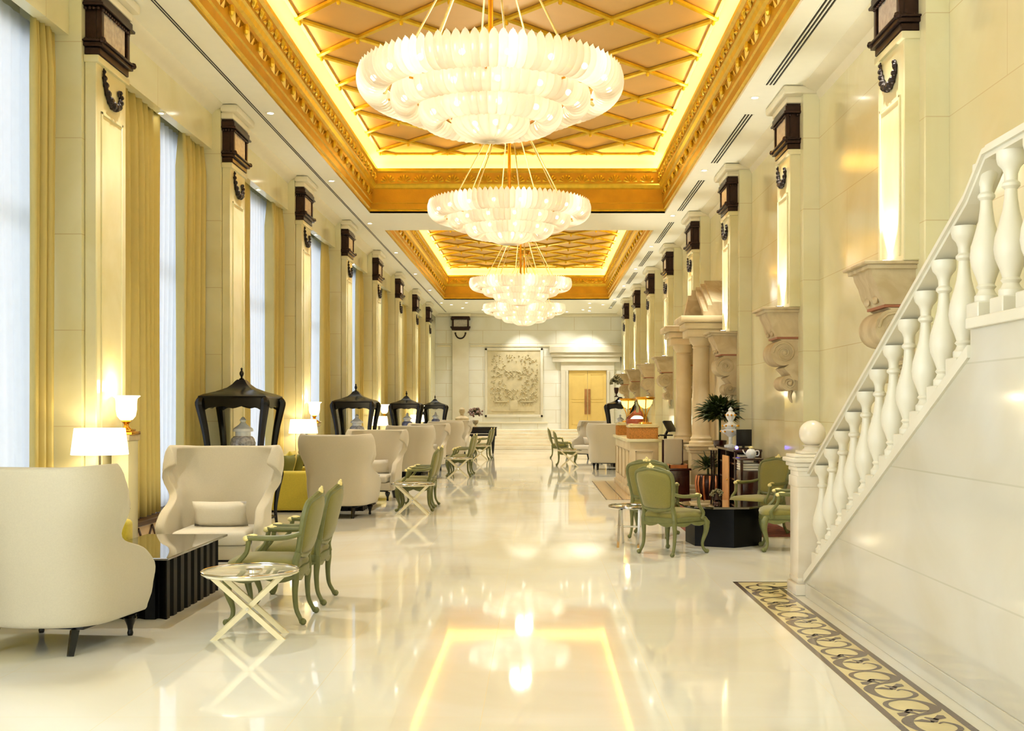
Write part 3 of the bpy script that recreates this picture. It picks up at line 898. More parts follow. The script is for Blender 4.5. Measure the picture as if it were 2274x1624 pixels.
dup(t, (CH[3][0], CH[3][1], ZB), 0, names[3]); chand_lights(*CH[3])

# ================================================================== STAIRS
SX = 2.37; SLOPE = .497
def ztop(y): return .155+(9.57-y)*SLOPE      # top line of the stair cheek
YL = 5.92; ZL = 2.10                           # landing edge
bm = newbm()
poly = [(9.57, 0), (9.57, .155), (YL, ztop(YL)), (YL, ZL), (-1, ZL), (-1, 0)]
extrude_x(bm, poly, SX, 2.62)
struct('wall_stair', bm, STAIRM)
bm = newbm()
# sloping string capping and landing nosing
d = Vector((0, -1, SLOPE)).normalized()
for (a, b) in (((9.57, .155), (YL, ztop(YL))),):
    vs = []
    extrude_x(bm, [(a[0], a[1]-.035), (a[0], a[1]+.035), (b[0], b[1]+.035), (b[0], b[1]-.035)], SX-.018, 2.64)
box(bm, SX-.03, 2.66, -1, YL, ZL-.01, ZL+.05, .008)
struct('trim_18', bm, SHAFTB, False, 'marble string capping of the stair')
bm = newbm()
for i in range(13):
    z = .155*(i+1); y = 9.45-.31*i
    box(bm, 2.62, XW, -1 if i == 12 else y-.32, y, 0 if i == 0 else z-.155, z, .006, 1)
box(bm, 2.62, XW, -1, 5.6, ZL-.12, ZL)
struct('trim_19', bm, STEPM, False, 'marble stair treads')

def baluster(root):
    bm = newbm()
    prof = [(.062, .0), (.062, .035), (.048, .05), (.04, .07), (.052, .085), (.042, .10), (.055, .14), (.078, .20), (.086, .25), (.080, .31), (.060, .38), (.042, .45), (.033, .52), (.031, .56), (.046, .575), (.046, .59), (.033, .605), (.034, .64), (.045, .67), (.066, .695), (.072, .72), (.072, .76)]
    lathe(bm, prof, (0, 0, 0), 20)
    obj('shaft', bm, SHAFTB, root)
    bm = newbm(); box(bm, -.08, .08, -.08, .08, -.13, .0, .006, 1); obj('plinth', bm, SHAFTB, root)
proto = None
i = 0
BX = 2.47
for k in range(16):
    y = 9.36-.31*k
    if y > YL+.1: z = ztop(y)+.15; rl = False
    else: z = ZL+.14
    lab = 'turned white marble stair baluster, %s up from the newel post' % (ORD+['eleventh', 'twelfth', 'thirteenth', 'fourteenth', 'fifteenth', 'sixteenth'])[k]
    if proto is None:
        proto = thing('baluster', lab, 'baluster', (BX, y, z), 0, 'marble balusters of the staircase'); baluster(proto)
    else: dup(proto, (BX, y, z), 0, lab)
# handrail
bm = newbm()
def railz(y): return ztop(y)+.15+.76
P = [(9.62, railz(9.62)), (YL+.15, railz(YL+.15)), (YL-.1, ZL+.14+.76), (-.5, ZL+.14+.76)]
for (w_, za, zb) in ((.06, 0, .025), (.08, .025, .055), (.06, .055, .075)):
    poly = [(y, z+za) for y, z in P]+[(y, z+zb) for y, z in P[::-1]]
    extrude_x(bm, poly, BX-w_, BX+w_)
o = obj('handrail', bm, SHAFTB, None, False)
tag(o, 'pale marble handrail rising along the staircase balusters to the right', 'handrail')
bm = newbm(); box(bm, SX-.015, SX-.001, -1, 9.50, 0, .12, .004); struct('baseboard_stair', bm, STAIRM)
# newel
t = thing('newel_post', 'square marble newel post with a ball finial at the foot of the stair', 'newel post', (2.475, 9.74, 0))
bm = newbm()
box(bm, -.19, .19, -.17, .17, 0, .10, .01); box(bm, -.175, .175, -.155, .155, .10, .16, .02); box(bm, -.165, .165, -.15, .15, .1, 1.14, .008)
box(bm, -.178, .178, -.162, .162, .96, 1.06, .012)
obj('shaft', bm, NEWEL, t)
bm = newbm()
for (a, z0, z1) in ((.18, 1.10, 1.14), (.20, 1.14, 1.18), (.225, 1.18, 1.22), (.20, 1.22, 1.25), (.13, 1.25, 1.28)): box(bm, -a, a, -a+.015, a-.015, z0, z1, .012)
obj('cap', bm, NEWEL, t)
bm = newbm(); lathe(bm, [(.10, 1.28), (.075, 1.30), (.07, 1.315), (.10, 1.33)], (0, 0, 0), 20); ball(bm, (0, 0, 1.435), .118, 24, 16); obj('ball_finial', bm, NEWEL, t)

# ================================================================== PORTAL on the right wall
t = thing('stone_portal', 'projecting stone portal with broken pediment on the right wall between two pilasters', 'portal', (XW, 21.25, 0), 0)
for s in (-1, 1):
    bm = newbm(); box(bm, -.36, -.001, s*1.35-.24, s*1.35+.24, 0, 3.0, .01); obj('jamb', bm, PORTAL, t)
bm = newbm()
for s in (-1, 1):
    box(bm, -.92, -.001, s*1.2-.33, s*1.2+.33, 2.98, 3.12, .015); box(bm, -.98, -.001, s*1.2-.38, s*1.2+.38, 3.12, 3.24, .03); box(bm, -1.06, -.001, s*1.2-.46, s*1.2+.46, 3.24, 3.36, .03)
box(bm, -.55, -.001, -1.1, 1.1, 2.98, 3.14, .01); box(bm, -.62, -.001, -1.1, 1.1, 3.14, 3.3, .02)
obj('entablature', bm, PORTAL, t)
for s in (-1, 1):
    bm = newbm()
    for (dx, a, b) in ((-.62, 0, .09), (-.54, .09, .2), (-.46, .2, .26)):
        poly = [(s*1.5, 3.36+a), (s*.55, 3.86+a), (s*.55, 3.86+b), (s*1.5, 3.36+b)]
        extrude_x(bm, poly, dx, -.001)
    extrude_x(bm, [(s*1.5, 3.36), (s*.55, 3.36), (s*.55, 3.9)], -.3, -.001)
    obj('pediment', bm, STONE, t)
bm = newbm(); box(bm, -.10, -.001, -1.1, 1.1, 0, 3.0); obj('niche_back', bm, PORTAL, t)
for s, lab in ((-1, 'round stone column on a pedestal at the near side of the wall portal'), (1, 'round stone column on a pedestal at the far side of the wall portal')):
    c = thing('column', lab, 'column', (3.03, 21.25+s*1.2, 0), 0, 'columns of the wall portal')
    bm = newbm()
    for (a, z0, z1) in ((.31, 0, .12), (.28, .12, .2), (.25, .2, .27), (.21, .27, .85), (.235, .85, .90), (.26, .90, .96), (.28, .96, 1.0)): box(bm, -a, a, -a, a, z0, z1, .012)
    obj('pedestal', bm, PORTAL, c)
    bm = newbm(); lathe(bm, [(.22, 1.0), (.22, 1.05), (.19, 1.08), (.20, 1.12), (.17, 1.16), (.165, 1.2), (.162, 1.8), (.145, 2.78), (.165, 2.80), (.15, 2.83), (.17, 2.86), (.21, 2.92), (.22, 2.98)], (0, 0, 0), 28); obj('shaft', bm, PORTAL, c)
# low marble ledge beyond the columns
t = thing('marble_ledge', 'low pale marble parapet between the two portal columns', 'parapet', (3.34, 21.25, 0))
bm = newbm(); box(bm, -.12, .12, -.85, .85, 0, .94, .01); obj('body', bm, PORTAL, t)
bm = newbm(); box(bm, -.2, .2, -.86, .86, .94, 1.02, .015); obj('coping', bm, SHAFT, t)

# ================================================================== FURNITURE
def wing_chair(label, loc, rz, pillow=True, group='cream wing chairs'):
    t = thing('wing_chair', label, 'armchair', loc, rz, group)
    bm = newbm()
    rows = []
    zs = [.19, .24, .32, .40, .47, .54, .60, .65, .70, .76, .84, .94, 1.04, 1.13, 1.20, 1.245, 1.265]
    def cv(z, pts):
        for (a, va), (b, vb) in zip(pts, pts[1:]):
            if z <= b:
                u = (z-a)/(b-a); u = u*u*(3-2*u); return va+(vb-va)*u
        return pts[-1][1]
    for z in zs:
        w = cv(z, [(.17, .38), (.45, .405), (.62, .40), (.80, .42), (1.04, .515), (1.18, .52), (1.265, .47)])
        e = cv(z, [(.17, .74), (.40, .80), (.54, .80), (.64, .68), (.78, .35), (.95, .33), (1.10, .34), (1.265, .30)])
        if z in (.24, .40): e -= .035
        b = .36+.13*max(0, z-.4)
        fl = cv(z, [(.17, 0), (.40, .01), (.56, .03), (.70, .0), (.95, .03), (1.265, -.01)])
        pts = []
        R = .24
        for i in range(13):
            t_ = i/12; pts.append((-w-fl*(1-t_)**1.5, -b+R+(e-R)*(1-t_)))
        for i in range(1, 7):
            a = i/7*PI/2; pts.append((-w+R-R*math.cos(a), -b+R-R*math.sin(a)))
        m = 9
        for i in range(m):
            u = i/(m-1); pts.append((-w+R+(2*w-2*R)*u, -b-.025*math.sin(PI*u)))
        for i in range(1, 7):
            a = PI/2-i/7*PI/2; pts.append((w-R+R*math.cos(a), -b+R-R*math.sin(a)))
        for i in range(13):
            t_ = i/12; pts.append((w+fl*t_**1.5, -b+R+(e-R)*t_))
        # gentle dip of the outline at the very top
        n = len(pts)
        row = []
        for i, (x, y) in enumerate(pts):
            s = abs(i/(n-1)-.5)*2
            dz = 0
            k_ = max(0, min(1, (z-.86)/.40)); dz = k_*(.012*math.cos(s*4)-.17*max(0, (s-.5)/.5)**1.6)
            row.append(bm.verts.new((x, y, z+dz)))
        rows.append(row)
    for a, b in zip(rows, rows[1:]):
        for i in range(len(a)-1): bm.faces.new((a[i], a[i+1], b[i+1], b[i]))
    o = obj('backrest', bm, LINEN, t, True, 180)
    md = o.modifiers.new('thick', 'SOLIDIFY'); md.thickness = .09; md.offset = 1
    sd = o.modifiers.new('smooth', 'SUBSURF'); sd.levels = 1; sd.render_levels = 1
    bm = newbm(); box(bm, -.41, .41, -.30, .40, .19, .33, .03, 3); obj('seat_base', bm, LINEN, t)
    bm = newbm(); box(bm, -.365, .365, -.30, .42, .33, .47, .05, 4); obj('seat', bm, LINENP, t)
    if pillow:
        bm = newbm(); cushion(bm, (0, 0, 0), (.54, .27, .17), Matrix.Translation((0, -.06, .60)) @ Matrix.Rotation(math.radians(72), 4, 'X')); obj('lumbar_pillow', bm, LINENP, t, True, 180)
    bm = newbm(); box(bm, -.36, .36, -.30, .36, .165, .195, .008); obj('under_frame', bm, LACQ, t)
    for s in (-1, 1):
        bm = newbm(); lathe(bm, [(.018, 0), (.022, .02), (.017, .04), (.022, .07), (.034, .10), (.048, .13), (.04, .15), (.055, .16)], (s*.35, .33, 0), 14); obj('leg', bm, LACQ, t)
        bm = newbm(); tube(bm, [(s*.30, -.36, 0), (s*.29, -.29, .16)], [.026, .036], 4); obj('leg', bm, LACQ, t)
    return t

def fauteuil(label, loc, rz, group='green armchairs'):
    t = thing('green_armchair', label, 'chair', loc, rz, group)
    for sx in (-1, 1):
        for (x, y, f) in ((.27, .24, 1), (.225, -.24, -1)):
            bm = newbm()
            if f > 0: pts = [(x, y, .40), (x*1.06, y*1.10, .34), (x*1.04, y*1.10, .25), (x*.95, y*.97, .13), (x*.97, y*1.0, .06), (x*1.06, y*1.12, .022)]; rr = [.034, .040, .030, .019, .017, .026]
            else: pts = [(x, y, .42), (x, y, .34), (x*1.0, y*.98, .24), (x, y*1.02, .12), (x*1.04, y*1.15, .05), (x*1.08, y*1.22, .02)]; rr = [.028, .028, .022, .018, .017, .022]
            pts = [(p[0]*sx, p[1], p[2]) for p in pts]
            tube(bm, smoothpath(pts, 4), interp(rr, 4), 10); ball(bm, Vector(pts[-1])+Vector((0, .008*f, .004)), .027, 8, 6)
            if f > 0: ball(bm, (pts[1][0]*1.03, pts[1][1]*1.05, .35), (.028, .028, .035), 8, 6)
            obj('leg', bm, SAGE, t)
    bm = newbm()
    poly = [(-.29, .26), (-.18, .30), (0, .315), (.18, .30), (.29, .26), (.24, -.25), (.12, -.27), (-.12, -.27), (-.24, -.25)]
    prism(bm, poly, .365, .425, .008)
    for (a, b) in ((poly[0], poly[4]), (poly[4], poly[5]), (poly[5], poly[8]), (poly[8], poly[0])):
        A = Vector(a); B = Vector(b)
        for i in range(12):
            u0, u1 = i/12, (i+1)/12
            h0 = .012+.035*abs(math.sin(u0*PI*2)); h1 = .012+.035*abs(math.sin(u1*PI*2))
            p = A+(B-A)*u0; q = A+(B-A)*u1; nn = Vector(((B-A).y, -(B-A).x)).normalized()*.012
            vs = [bm.verts.new(v) for v in ((p.x+nn.x, p.y+nn.y, .37), (q.x+nn.x, q.y+nn.y, .37), (q.x+nn.x, q.y+nn.y, .37-h1), (p.x+nn.x, p.y+nn.y, .37-h0), (p.x-nn.x, p.y-nn.y, .37), (q.x-nn.x, q.y-nn.y, .37), (q.x-nn.x, q.y-nn.y, .37-h1), (p.x-nn.x, p.y-nn.y, .37-h0))]
            for f in ((0, 1, 2, 3), (4, 5, 6, 7), (2, 3, 7, 6)): bm.faces.new([vs[k] for k in f])
    obj('seat_rail', bm, SAGE, t)
    bm = newbm()
    n = 20; prev = None; rows = []
    outl = smoothpath([(-.27, .25, 0), (0, .31, 0), (.27, .25, 0), (.235, -.02, 0), (.22, -.235, 0), (0, -.24, 0), (-.22, -.235, 0), (-.235, -.02, 0)], 4, True)
    for (k, z) in ((1, .425), (1.02, .45), (.99, .475), (.85, .498), (.55, .512), (.2, .518)):
        rows.append([bm.verts.new((p.x*k, (p.y-.02)*k+.02, z)) for p in outl])
    for a, b in zip(rows, rows[1:]):
        for i in range(len(a)): bm.faces.new((a[i], a[(i+1) % len(a)], b[(i+1) % len(a)], b[i]))
    bm.faces.new(rows[-1]); bm.faces.new(rows[0])
    obj('seat', bm, OLIVE, t, True, 60)
    # back frame
    def bp(x, z, off=0): return Vector((x, -.255-(z-.45)*.24+off+.5*x*x, z))
    out = [(-.19, .535), (0, .52), (.19, .535), (.225, .62), (.25, .75), (.262, .87), (.235, .94), (.14, .965), (0, .985), (-.14, .965), (-.235, .94), (-.262, .87), (-.25, .75), (-.225, .62)]
    P = smoothpath([bp(x, z) for x, z in out], 3, True)
    bm = newbm(); tube(bm, P+[P[0]], .024, 8)
    for s in (-1, 1): tube(bm, smoothpath([(s*.225, -.245, .40), bp(s*.215, .47), bp(s*.21, .55)], 3), [.028]*7, 8)
    tube(bm, smoothpath([bp(-.2, .55), bp(0, .50), bp(.2, .55)], 4), .02, 8)
    for s in (-1, 1):
        tube(bm, smoothpath([bp(s*.02, .985), bp(s*.08, 1.0), bp(s*.14, .985), bp(s*.2, .965)], 3), .016, 6)
    obj('back_frame', bm, SAGE, t)
    bm = newbm()
    cc = (0, .745)
    rows = []
    for s, offs in ((1, 1), (1, -1)):
        rr = []
        for (k, dd) in ((.96, .012), (.90, .028), (.7, .04), (.4, .046), (.1, .048)):
            rr.append([bm.verts.new(bp(cc[0]+(p.x-cc[0])*k, cc[1]+(p.z-cc[1])*k, dd*offs)) for p in P])
        for a, b in zip(rr, rr[1:]):
            for i in range(len(a)): bm.faces.new((a[i], a[(i+1) % len(a)], b[(i+1) % len(a)], b[i]))
        bm.faces.new(rr[-1]); rows.append(rr[0])
    for i in range(len(P)): bm.faces.new((rows[0][i], rows[0][(i+1) % len(P)], rows[1][(i+1) % len(P)], rows[1][i]))
    obj('backrest', bm, OLIVE, t, True, 60)
    bm = newbm()
    for (x, z, r) in ((0, 1.01, .03), (-.035, 1.0, .022), (.035, 1.0, .022), (-.07, .995, .016), (.07, .995, .016), (0, 1.035, .016)): ball(bm, bp(x, z), (r, r*.7, r), 8, 6)
    obj('crest', bm, GILT, t)
    for s in (-1, 1):
        bm = newbm()
        tube(bm, smoothpath([bp(s*.25, .70), (s*.285, -.18, .675), (s*.30, -.02, .67), (s*.305, .09, .675), (s*.305, .12, .655)], 4), interp([.02, .02, .022, .024, .02], 4), 8)
        tube(bm, smoothpath([(s*.285, .17, .40), (s*.30, .19, .47), (s*.295, .12, .56), (s*.305, .10, .655)], 4), interp([.024, .021, .019, .02], 4), 8)
        a = obj('arm', bm, SAGE, t)
        bm = newbm(); ball(bm, (s*.305, .115, .668), (.026, .03, .024), 10, 7); ball(bm, (s*.303, .07, .688), (.02, .045, .016), 10, 7)
        obj('arm_knob', bm, GILT, a)
    return t

def x_table(label, loc, rz, group='round X-legged side tables', r=.345, chrome=False):
    t = thing('side_table', label, 'table', loc, rz, group)
    bm = newbm(); lathe(bm, [(0, .452), (r-.03, .452), (r-.01, .455), (r, .465), (r-.01, .478), (r-.035, .474), (0, .474)], (0, 0, 0), 40, 8, .012); obj('table_top', bm, TOPST if not chrome else CHROME, t)
    bm = newbm()
    tube(bm, [(r*.99*math.cos(a*PI/20), r*.99*math.sin(a*PI/20), .482) for a in range(41)], .008, 6)
    lathe(bm, [(.06, .474), (.06, .482), (.055, .484), (0, .484)], (.02, .05, 0), 16)
    obj('rim', bm, CHROME, t)
    for y in (-.12, .12):
        for s in (-1, 1):
            bm = newbm(); 
            a = Vector((-s*.24, y+s*.02, 0)); b = Vector((s*.24, y+s*.02, .452))
            d_ = (b-a).normalized(); sd = Vector((d_.z, 0, -d_.x))*.026; th = Vector((0, .014, 0))
            vs = []
            for p, fx in ((a, 1), (b, 1)):
                for q in (sd+th, sd-th, -sd-th, -sd+th):
                    v = p+q; v.z = 0 if p is a else .452; v.x = p.x+(q.x/abs(d_.z)); vs.append(bm.verts.new(v))
            for f in ((0, 1, 2, 3), (4, 5, 6, 7), (0, 1, 5, 4), (1, 2, 6, 5), (2, 3, 7, 6), (3, 0, 4, 7)): bm.faces.new([vs[k] for k in f])
            obj('leg', bm, CHAMP if not chrome else CHROME, t, False)
    bm = newbm()
    tube(bm, [(0, -.17, .226), (0, .17, .226)], .012, 8); obj('pivot_rod', bm, CHROME, t)
    return t

def coffee_table(label, loc, rz=0, w=.75, l=1.62, h=.5, group='fluted coffee tables'):
    t = thing('coffee_table', label, 'table', loc, rz, group)
    bm = newbm()
    w2, l2 = w/2-.05, l/2-.12
    poly = []
    def edge(a, b, n, nx, ny):
        for i in range(n):
            for (u, o) in ((.04, 0), (.44, 0), (.48, -.045), (.56, -.045), (.96, 0)):
                f = (i+u)/n
                poly.append((a[0]+(b[0]-a[0])*f+nx*o, a[1]+(b[1]-a[1])*f+ny*o))
    edge((-w2, -l2), (w2, -l2), 4, 0, -1); edge((w2, -l2), (w2, l2), 8, 1, 0); edge((w2, l2), (-w2, l2), 4, 0, 1); edge((-w2, l2), (-w2, -l2), 8, -1, 0)
    prism(bm, poly, 0, h-.022); obj('fluted_base', bm, BLACKT, t, False)
    bm = newbm(); box(bm, -w/2, w/2, -l/2, l/2, h-.02, h, .004, 2); obj('glass_top', bm, GLASSG, t, False)
    return t

def sofa(label, loc, rz, L=1.62, group='yellow sofas', pillows=True):
    t = thing('sofa', label, 'sofa', loc, rz, group)     # local: faces +y, width along x
    bm = newbm(); box(bm, -L/2+.02, L/2-.02, -.43, .40, .04, .30, .02, 3); obj('base', bm, YEL, t)
    bm = newbm(); box(bm, -L/2+.04, L/2-.04, -.46, -.22, .3, .86, .09, 4); obj('backrest', bm, YEL, t)
    for s in (-1, 1):
        bm = newbm(); box(bm, s*L/2-(.20 if s > 0 else 0), s*L/2+(0 if s > 0 else .20), -.44, .42, .03, .66, .05, 4); obj('arm', bm, YEL, t)
        bm = newbm(); box(bm, -L/2+.21 if s < 0 else .005, -.005 if s < 0 else L/2-.21, -.24, .44, .30, .46, .04, 4); obj('seat_cushion', bm, YEL, t)
    return t
def throw_pillow(label, loc, rx, rz, m, s=.46, group='sofa cushions'):
    bm = newbm(); cushion(bm, (0, 0, 0), (s, s, .17), None)
    o = obj('throw_pillow', bm, m, None, True, 180); o.location = loc; o.rotation_euler = (rx, 0, rz)
    return tag(o, label, 'cushion', group)

def etagere(label, loc, rz=0, finial=True, group='black lacquer etageres'):
    t = thing('etagere', label, 'display stand', loc, rz, group)
    X, Y = .40, .42
    for sx in (-1, 1):
        for sy in (-1, 1):
            bm = newbm()
            pts = [(X*.98, Y*.98, 0), (X*.93, Y*.93, .10), (X*.90, Y*.90, .30), (X*.96, Y*.96, .55), (X*1.04, Y*1.04, .76), (X*1.02, Y*1.02, .88)]
            tube(bm, smoothpath([(p[0]*sx, p[1]*sy, p[2]) for p in pts], 4), interp([.020, .020, .024, .034, .042, .036], 4), 8)
            obj('leg', bm, LACQ, t)
            bm = newbm()
            pts = [(X*.84, Y*.84, .92), (X*.86, Y*.86, 1.15), (X*.93, Y*.93, 1.40), (X*1.02, Y*1.02, 1.62), (X*1.06, Y*1.06, 1.74), (X*1.0, Y*1.0, 1.81)]
            tube(bm, smoothpath([(p[0]*sx, p[1]*sy, p[2]) for p in pts], 4), interp([.040, .042, .048, .056, .062, .035], 4), 8)
            obj('post', bm, LACQ, t)
    bm = newbm(); box(bm, -X-.05, X+.05, -Y-.05, Y+.05, .86, .93, .012); obj('shelf', bm, LACQ, t)
    bm = newbm()
    for (x0, x1, y0, y1) in ((-X-.055, X+.055, -Y-.06, -Y-.05), (X+.05, X+.06, -Y-.05, Y+.05), (-X-.06, -X-.05, -Y-.05, Y+.05), (-X-.055, X+.055, Y+.05, Y+.06)): box(bm, x0, x1, y0, y1, .915, .935)
    obj('shelf_edge', bm, GOLD, t)
    bm = newbm(); box(bm, -X*.9, X*.9, -Y*.9-.012, -Y*.9+.012, .18, .21); box(bm, -X*.9, X*.9, Y*.9-.012, Y*.9+.012, .18, .21)
    box(bm, -X*.9-.012, -X*.9+.012, -Y*.9, Y*.9, .18, .21); box(bm, X*.9-.012, X*.9+.012, -Y*.9, Y*.9, .18, .21); obj('stretcher', bm, LACQ, t)
    bm = newbm()   # scalloped aprons
    def ap(u): return 1.70-.10*abs(u)**6-.035*abs(math.cos(u*PI*1.5))*(1-abs(u))
    n = 20
    for s in (-1, 1):
        top = [(-1+2*i/n) for i in range(n+1)]
        poly = [(u*X, ap(u)) for u in top]+[(X, 1.82), (-X, 1.82)]
        extrude_y(bm, poly, s*Y-.012, s*Y+.012)
        poly = [(u*Y, ap(u)) for u in top]+[(Y, 1.82), (-Y, 1.82)]
        extrude_x(bm, poly, s*X-.012, s*X+.012)
    obj('apron', bm, LACQ, t)
    bm = newbm()
    rings = []
    for (k, z) in ((1.08, 1.80), (1.10, 1.825), (.98, 1.85), (.66, 1.89), (.38, 1.94), (.24, 1.99), (.17, 2.03), (.12, 2.05)):
        rings.append([bm.verts.new((sx*X*k, sy*Y*k, z)) for sx, sy in ((-1, -1), (0, -1), (1, -1), (1, 0), (1, 1), (0, 1), (-1, 1), (-1, 0))])
    for a, b in zip(rings, rings[1:]):
        for i in range(8): bm.faces.new((a[i], a[(i+1) % 8], b[(i+1) % 8], b[i]))
    bm.faces.new(rings[-1]); bm.faces.new(rings[0])
    obj('roof', bm, LACQ, t, True, 30)
    if finial:
        bm = newbm(); lathe(bm, [(.03, 2.04), (.035, 2.06), (.012, 2.075), (.014, 2.09), (.028, 2.115), (.03, 2.14), (.014, 2.17), (.01, 2.18), (.018, 2.195), (.0, 2.215)], (0, 0, 0), 12); obj('finial', bm, LACQ, t)
    return t

def ginger_jar(label, loc, m1=PORC, group='lidded porcelain jars', s=1.0):
    t = thing('ginger_jar', label, 'jar', loc, 0, group)
    bm = newbm(); lathe(bm, [(r*s, z*s) for r, z in ((0, 0), (.09, 0), (.11, .03), (.15, .15), (.165, .27), (.15, .33), (.12, .36), (.10, .365))], (0, 0, 0), 28); obj('body', bm, m1, t)
    bm = newbm(); lathe(bm, [(r*s, z*s) for r, z in ((.10, .36), (.10, .42), (.135, .425), (.13, .46), (.09, .49), (.05, .52), (.03, .55), (.045, .575), (.02, .61), (0, .62))], (0, 0, 0), 28); obj('lid', bm, PORCW, t)
    return t

def table_lamp(label, loc, group='white-shaded table lamps', power=LAMP_W):
    t = thing('table_lamp', label, 'lamp', loc, 0, group)
    bm = newbm(); lathe(bm, [(0, 0), (.09, 0), (.09, .02), (.04, .04), (.03, .07), (.075, .12), (.095, .17), (.075, .22), (.035, .25), (.05, .28), (.05, .31), (.025, .33), (.02, .40)], (0, 0, 0), 24); obj('base', bm, MATS['lamp_crystal'] if 'lamp_crystal' in MATS else glassmat('lamp_crystal', (225, 222, 215), .05, .35), t)
    bm = newbm(); lathe(bm, [(.012, .02), (.012, .62)], (0, 0, 0), 8); obj('pole', bm, CHROME, t)
    bm = newbm()
    n = 40; rr = []
    for r, z in ((.255, .50), (.225, .745), (.22, .745), (.25, .50)):
        rr.append([bm.verts.new((r*math.cos(2*PI*i/n), r*math.sin(2*PI*i/n), z)) for i in range(n)])
    for a, b in zip(rr, rr[1:]+rr[:1]):
        for i in range(n): bm.faces.new((a[i], a[(i+1) % n], b[(i+1) % n], b[i]))
    obj('lamp_shade', bm, SHADE, t)
    light('POINT', 'table_lamp_bulb', (loc[0], loc[1], loc[2]+.62), power, (1, .82, .55), .05)
    return t

def torch(label, loc, group='urn lamps on pedestals', power=LAMP_W):
    t = thing('urn_lamp', label, 'lamp', loc, 0, group)
    bm = newbm(); box(bm, -.09, .10, -.12, .12, 0, .035, .006); box(bm, -.07, .07, -.07, .07, .035, .055, .006); lathe(bm, [(.06, .055), (.03, .075), (.022, .10), (.035, .12), (.05, .13), (.04, .145)], (0, 0, 0), 16); obj('base', bm, GOLD, t)
    bm = newbm(); lathe(bm, [(.02, .14), (.06, .15), (.088, .185), (.10, .25), (.10, .31), (.105, .36), (.135, .385), (.13, .39), (.10, .37), (.093, .31), (.09, .2), (.02, .16)], (0, 0, 0), 28); obj('lamp_shade', bm, GLOBE, t)
    light('POINT', 'urn_lamp_bulb', (loc[0]+.02, loc[1], loc[2]+.48), power, (1, .84, .58), .05)
    return t

def pedestal(label, loc, group='lamp pedestals'):
    t = thing('pedestal', label, 'pedestal', loc, 0, group)
    bm = newbm(); box(bm, -.085, .085, -.13, .13, 0, 1.34, .008); box(bm, -.085, .10, -.15, .15, 0, .12, .01); obj('body', bm, SHAFT, t)
    bm = newbm(); box(bm, -.085, .10, -.15, .15, 1.34, 1.40, .01); obj('top_slab', bm, STONE, t)
    return t

def lamp_stand(label, loc, group='lamp side tables'):
    t = thing('side_table', label, 'table', loc, 0, group)
    bm = newbm(); lathe(bm, [(0, .70), (.26, .70), (.27, .715), (.26, .73), (0, .73)], (0, 0, 0), 32); obj('table_top', bm, MAHOG, t)
    bm = newbm(); lathe(bm, [(.04, .04), (.03, .1), (.035, .3), (.06, .38), (.03, .45), (.03, .65), (.06, .70)], (0, 0, 0), 16); obj('pole', bm, MAHOG, t)
    bm = newbm(); lathe(bm, [(0, 0), (.18, 0), (.17, .03), (.04, .05)], (0, 0, 0), 24); obj('base', bm, MAHOG, t)
    return t

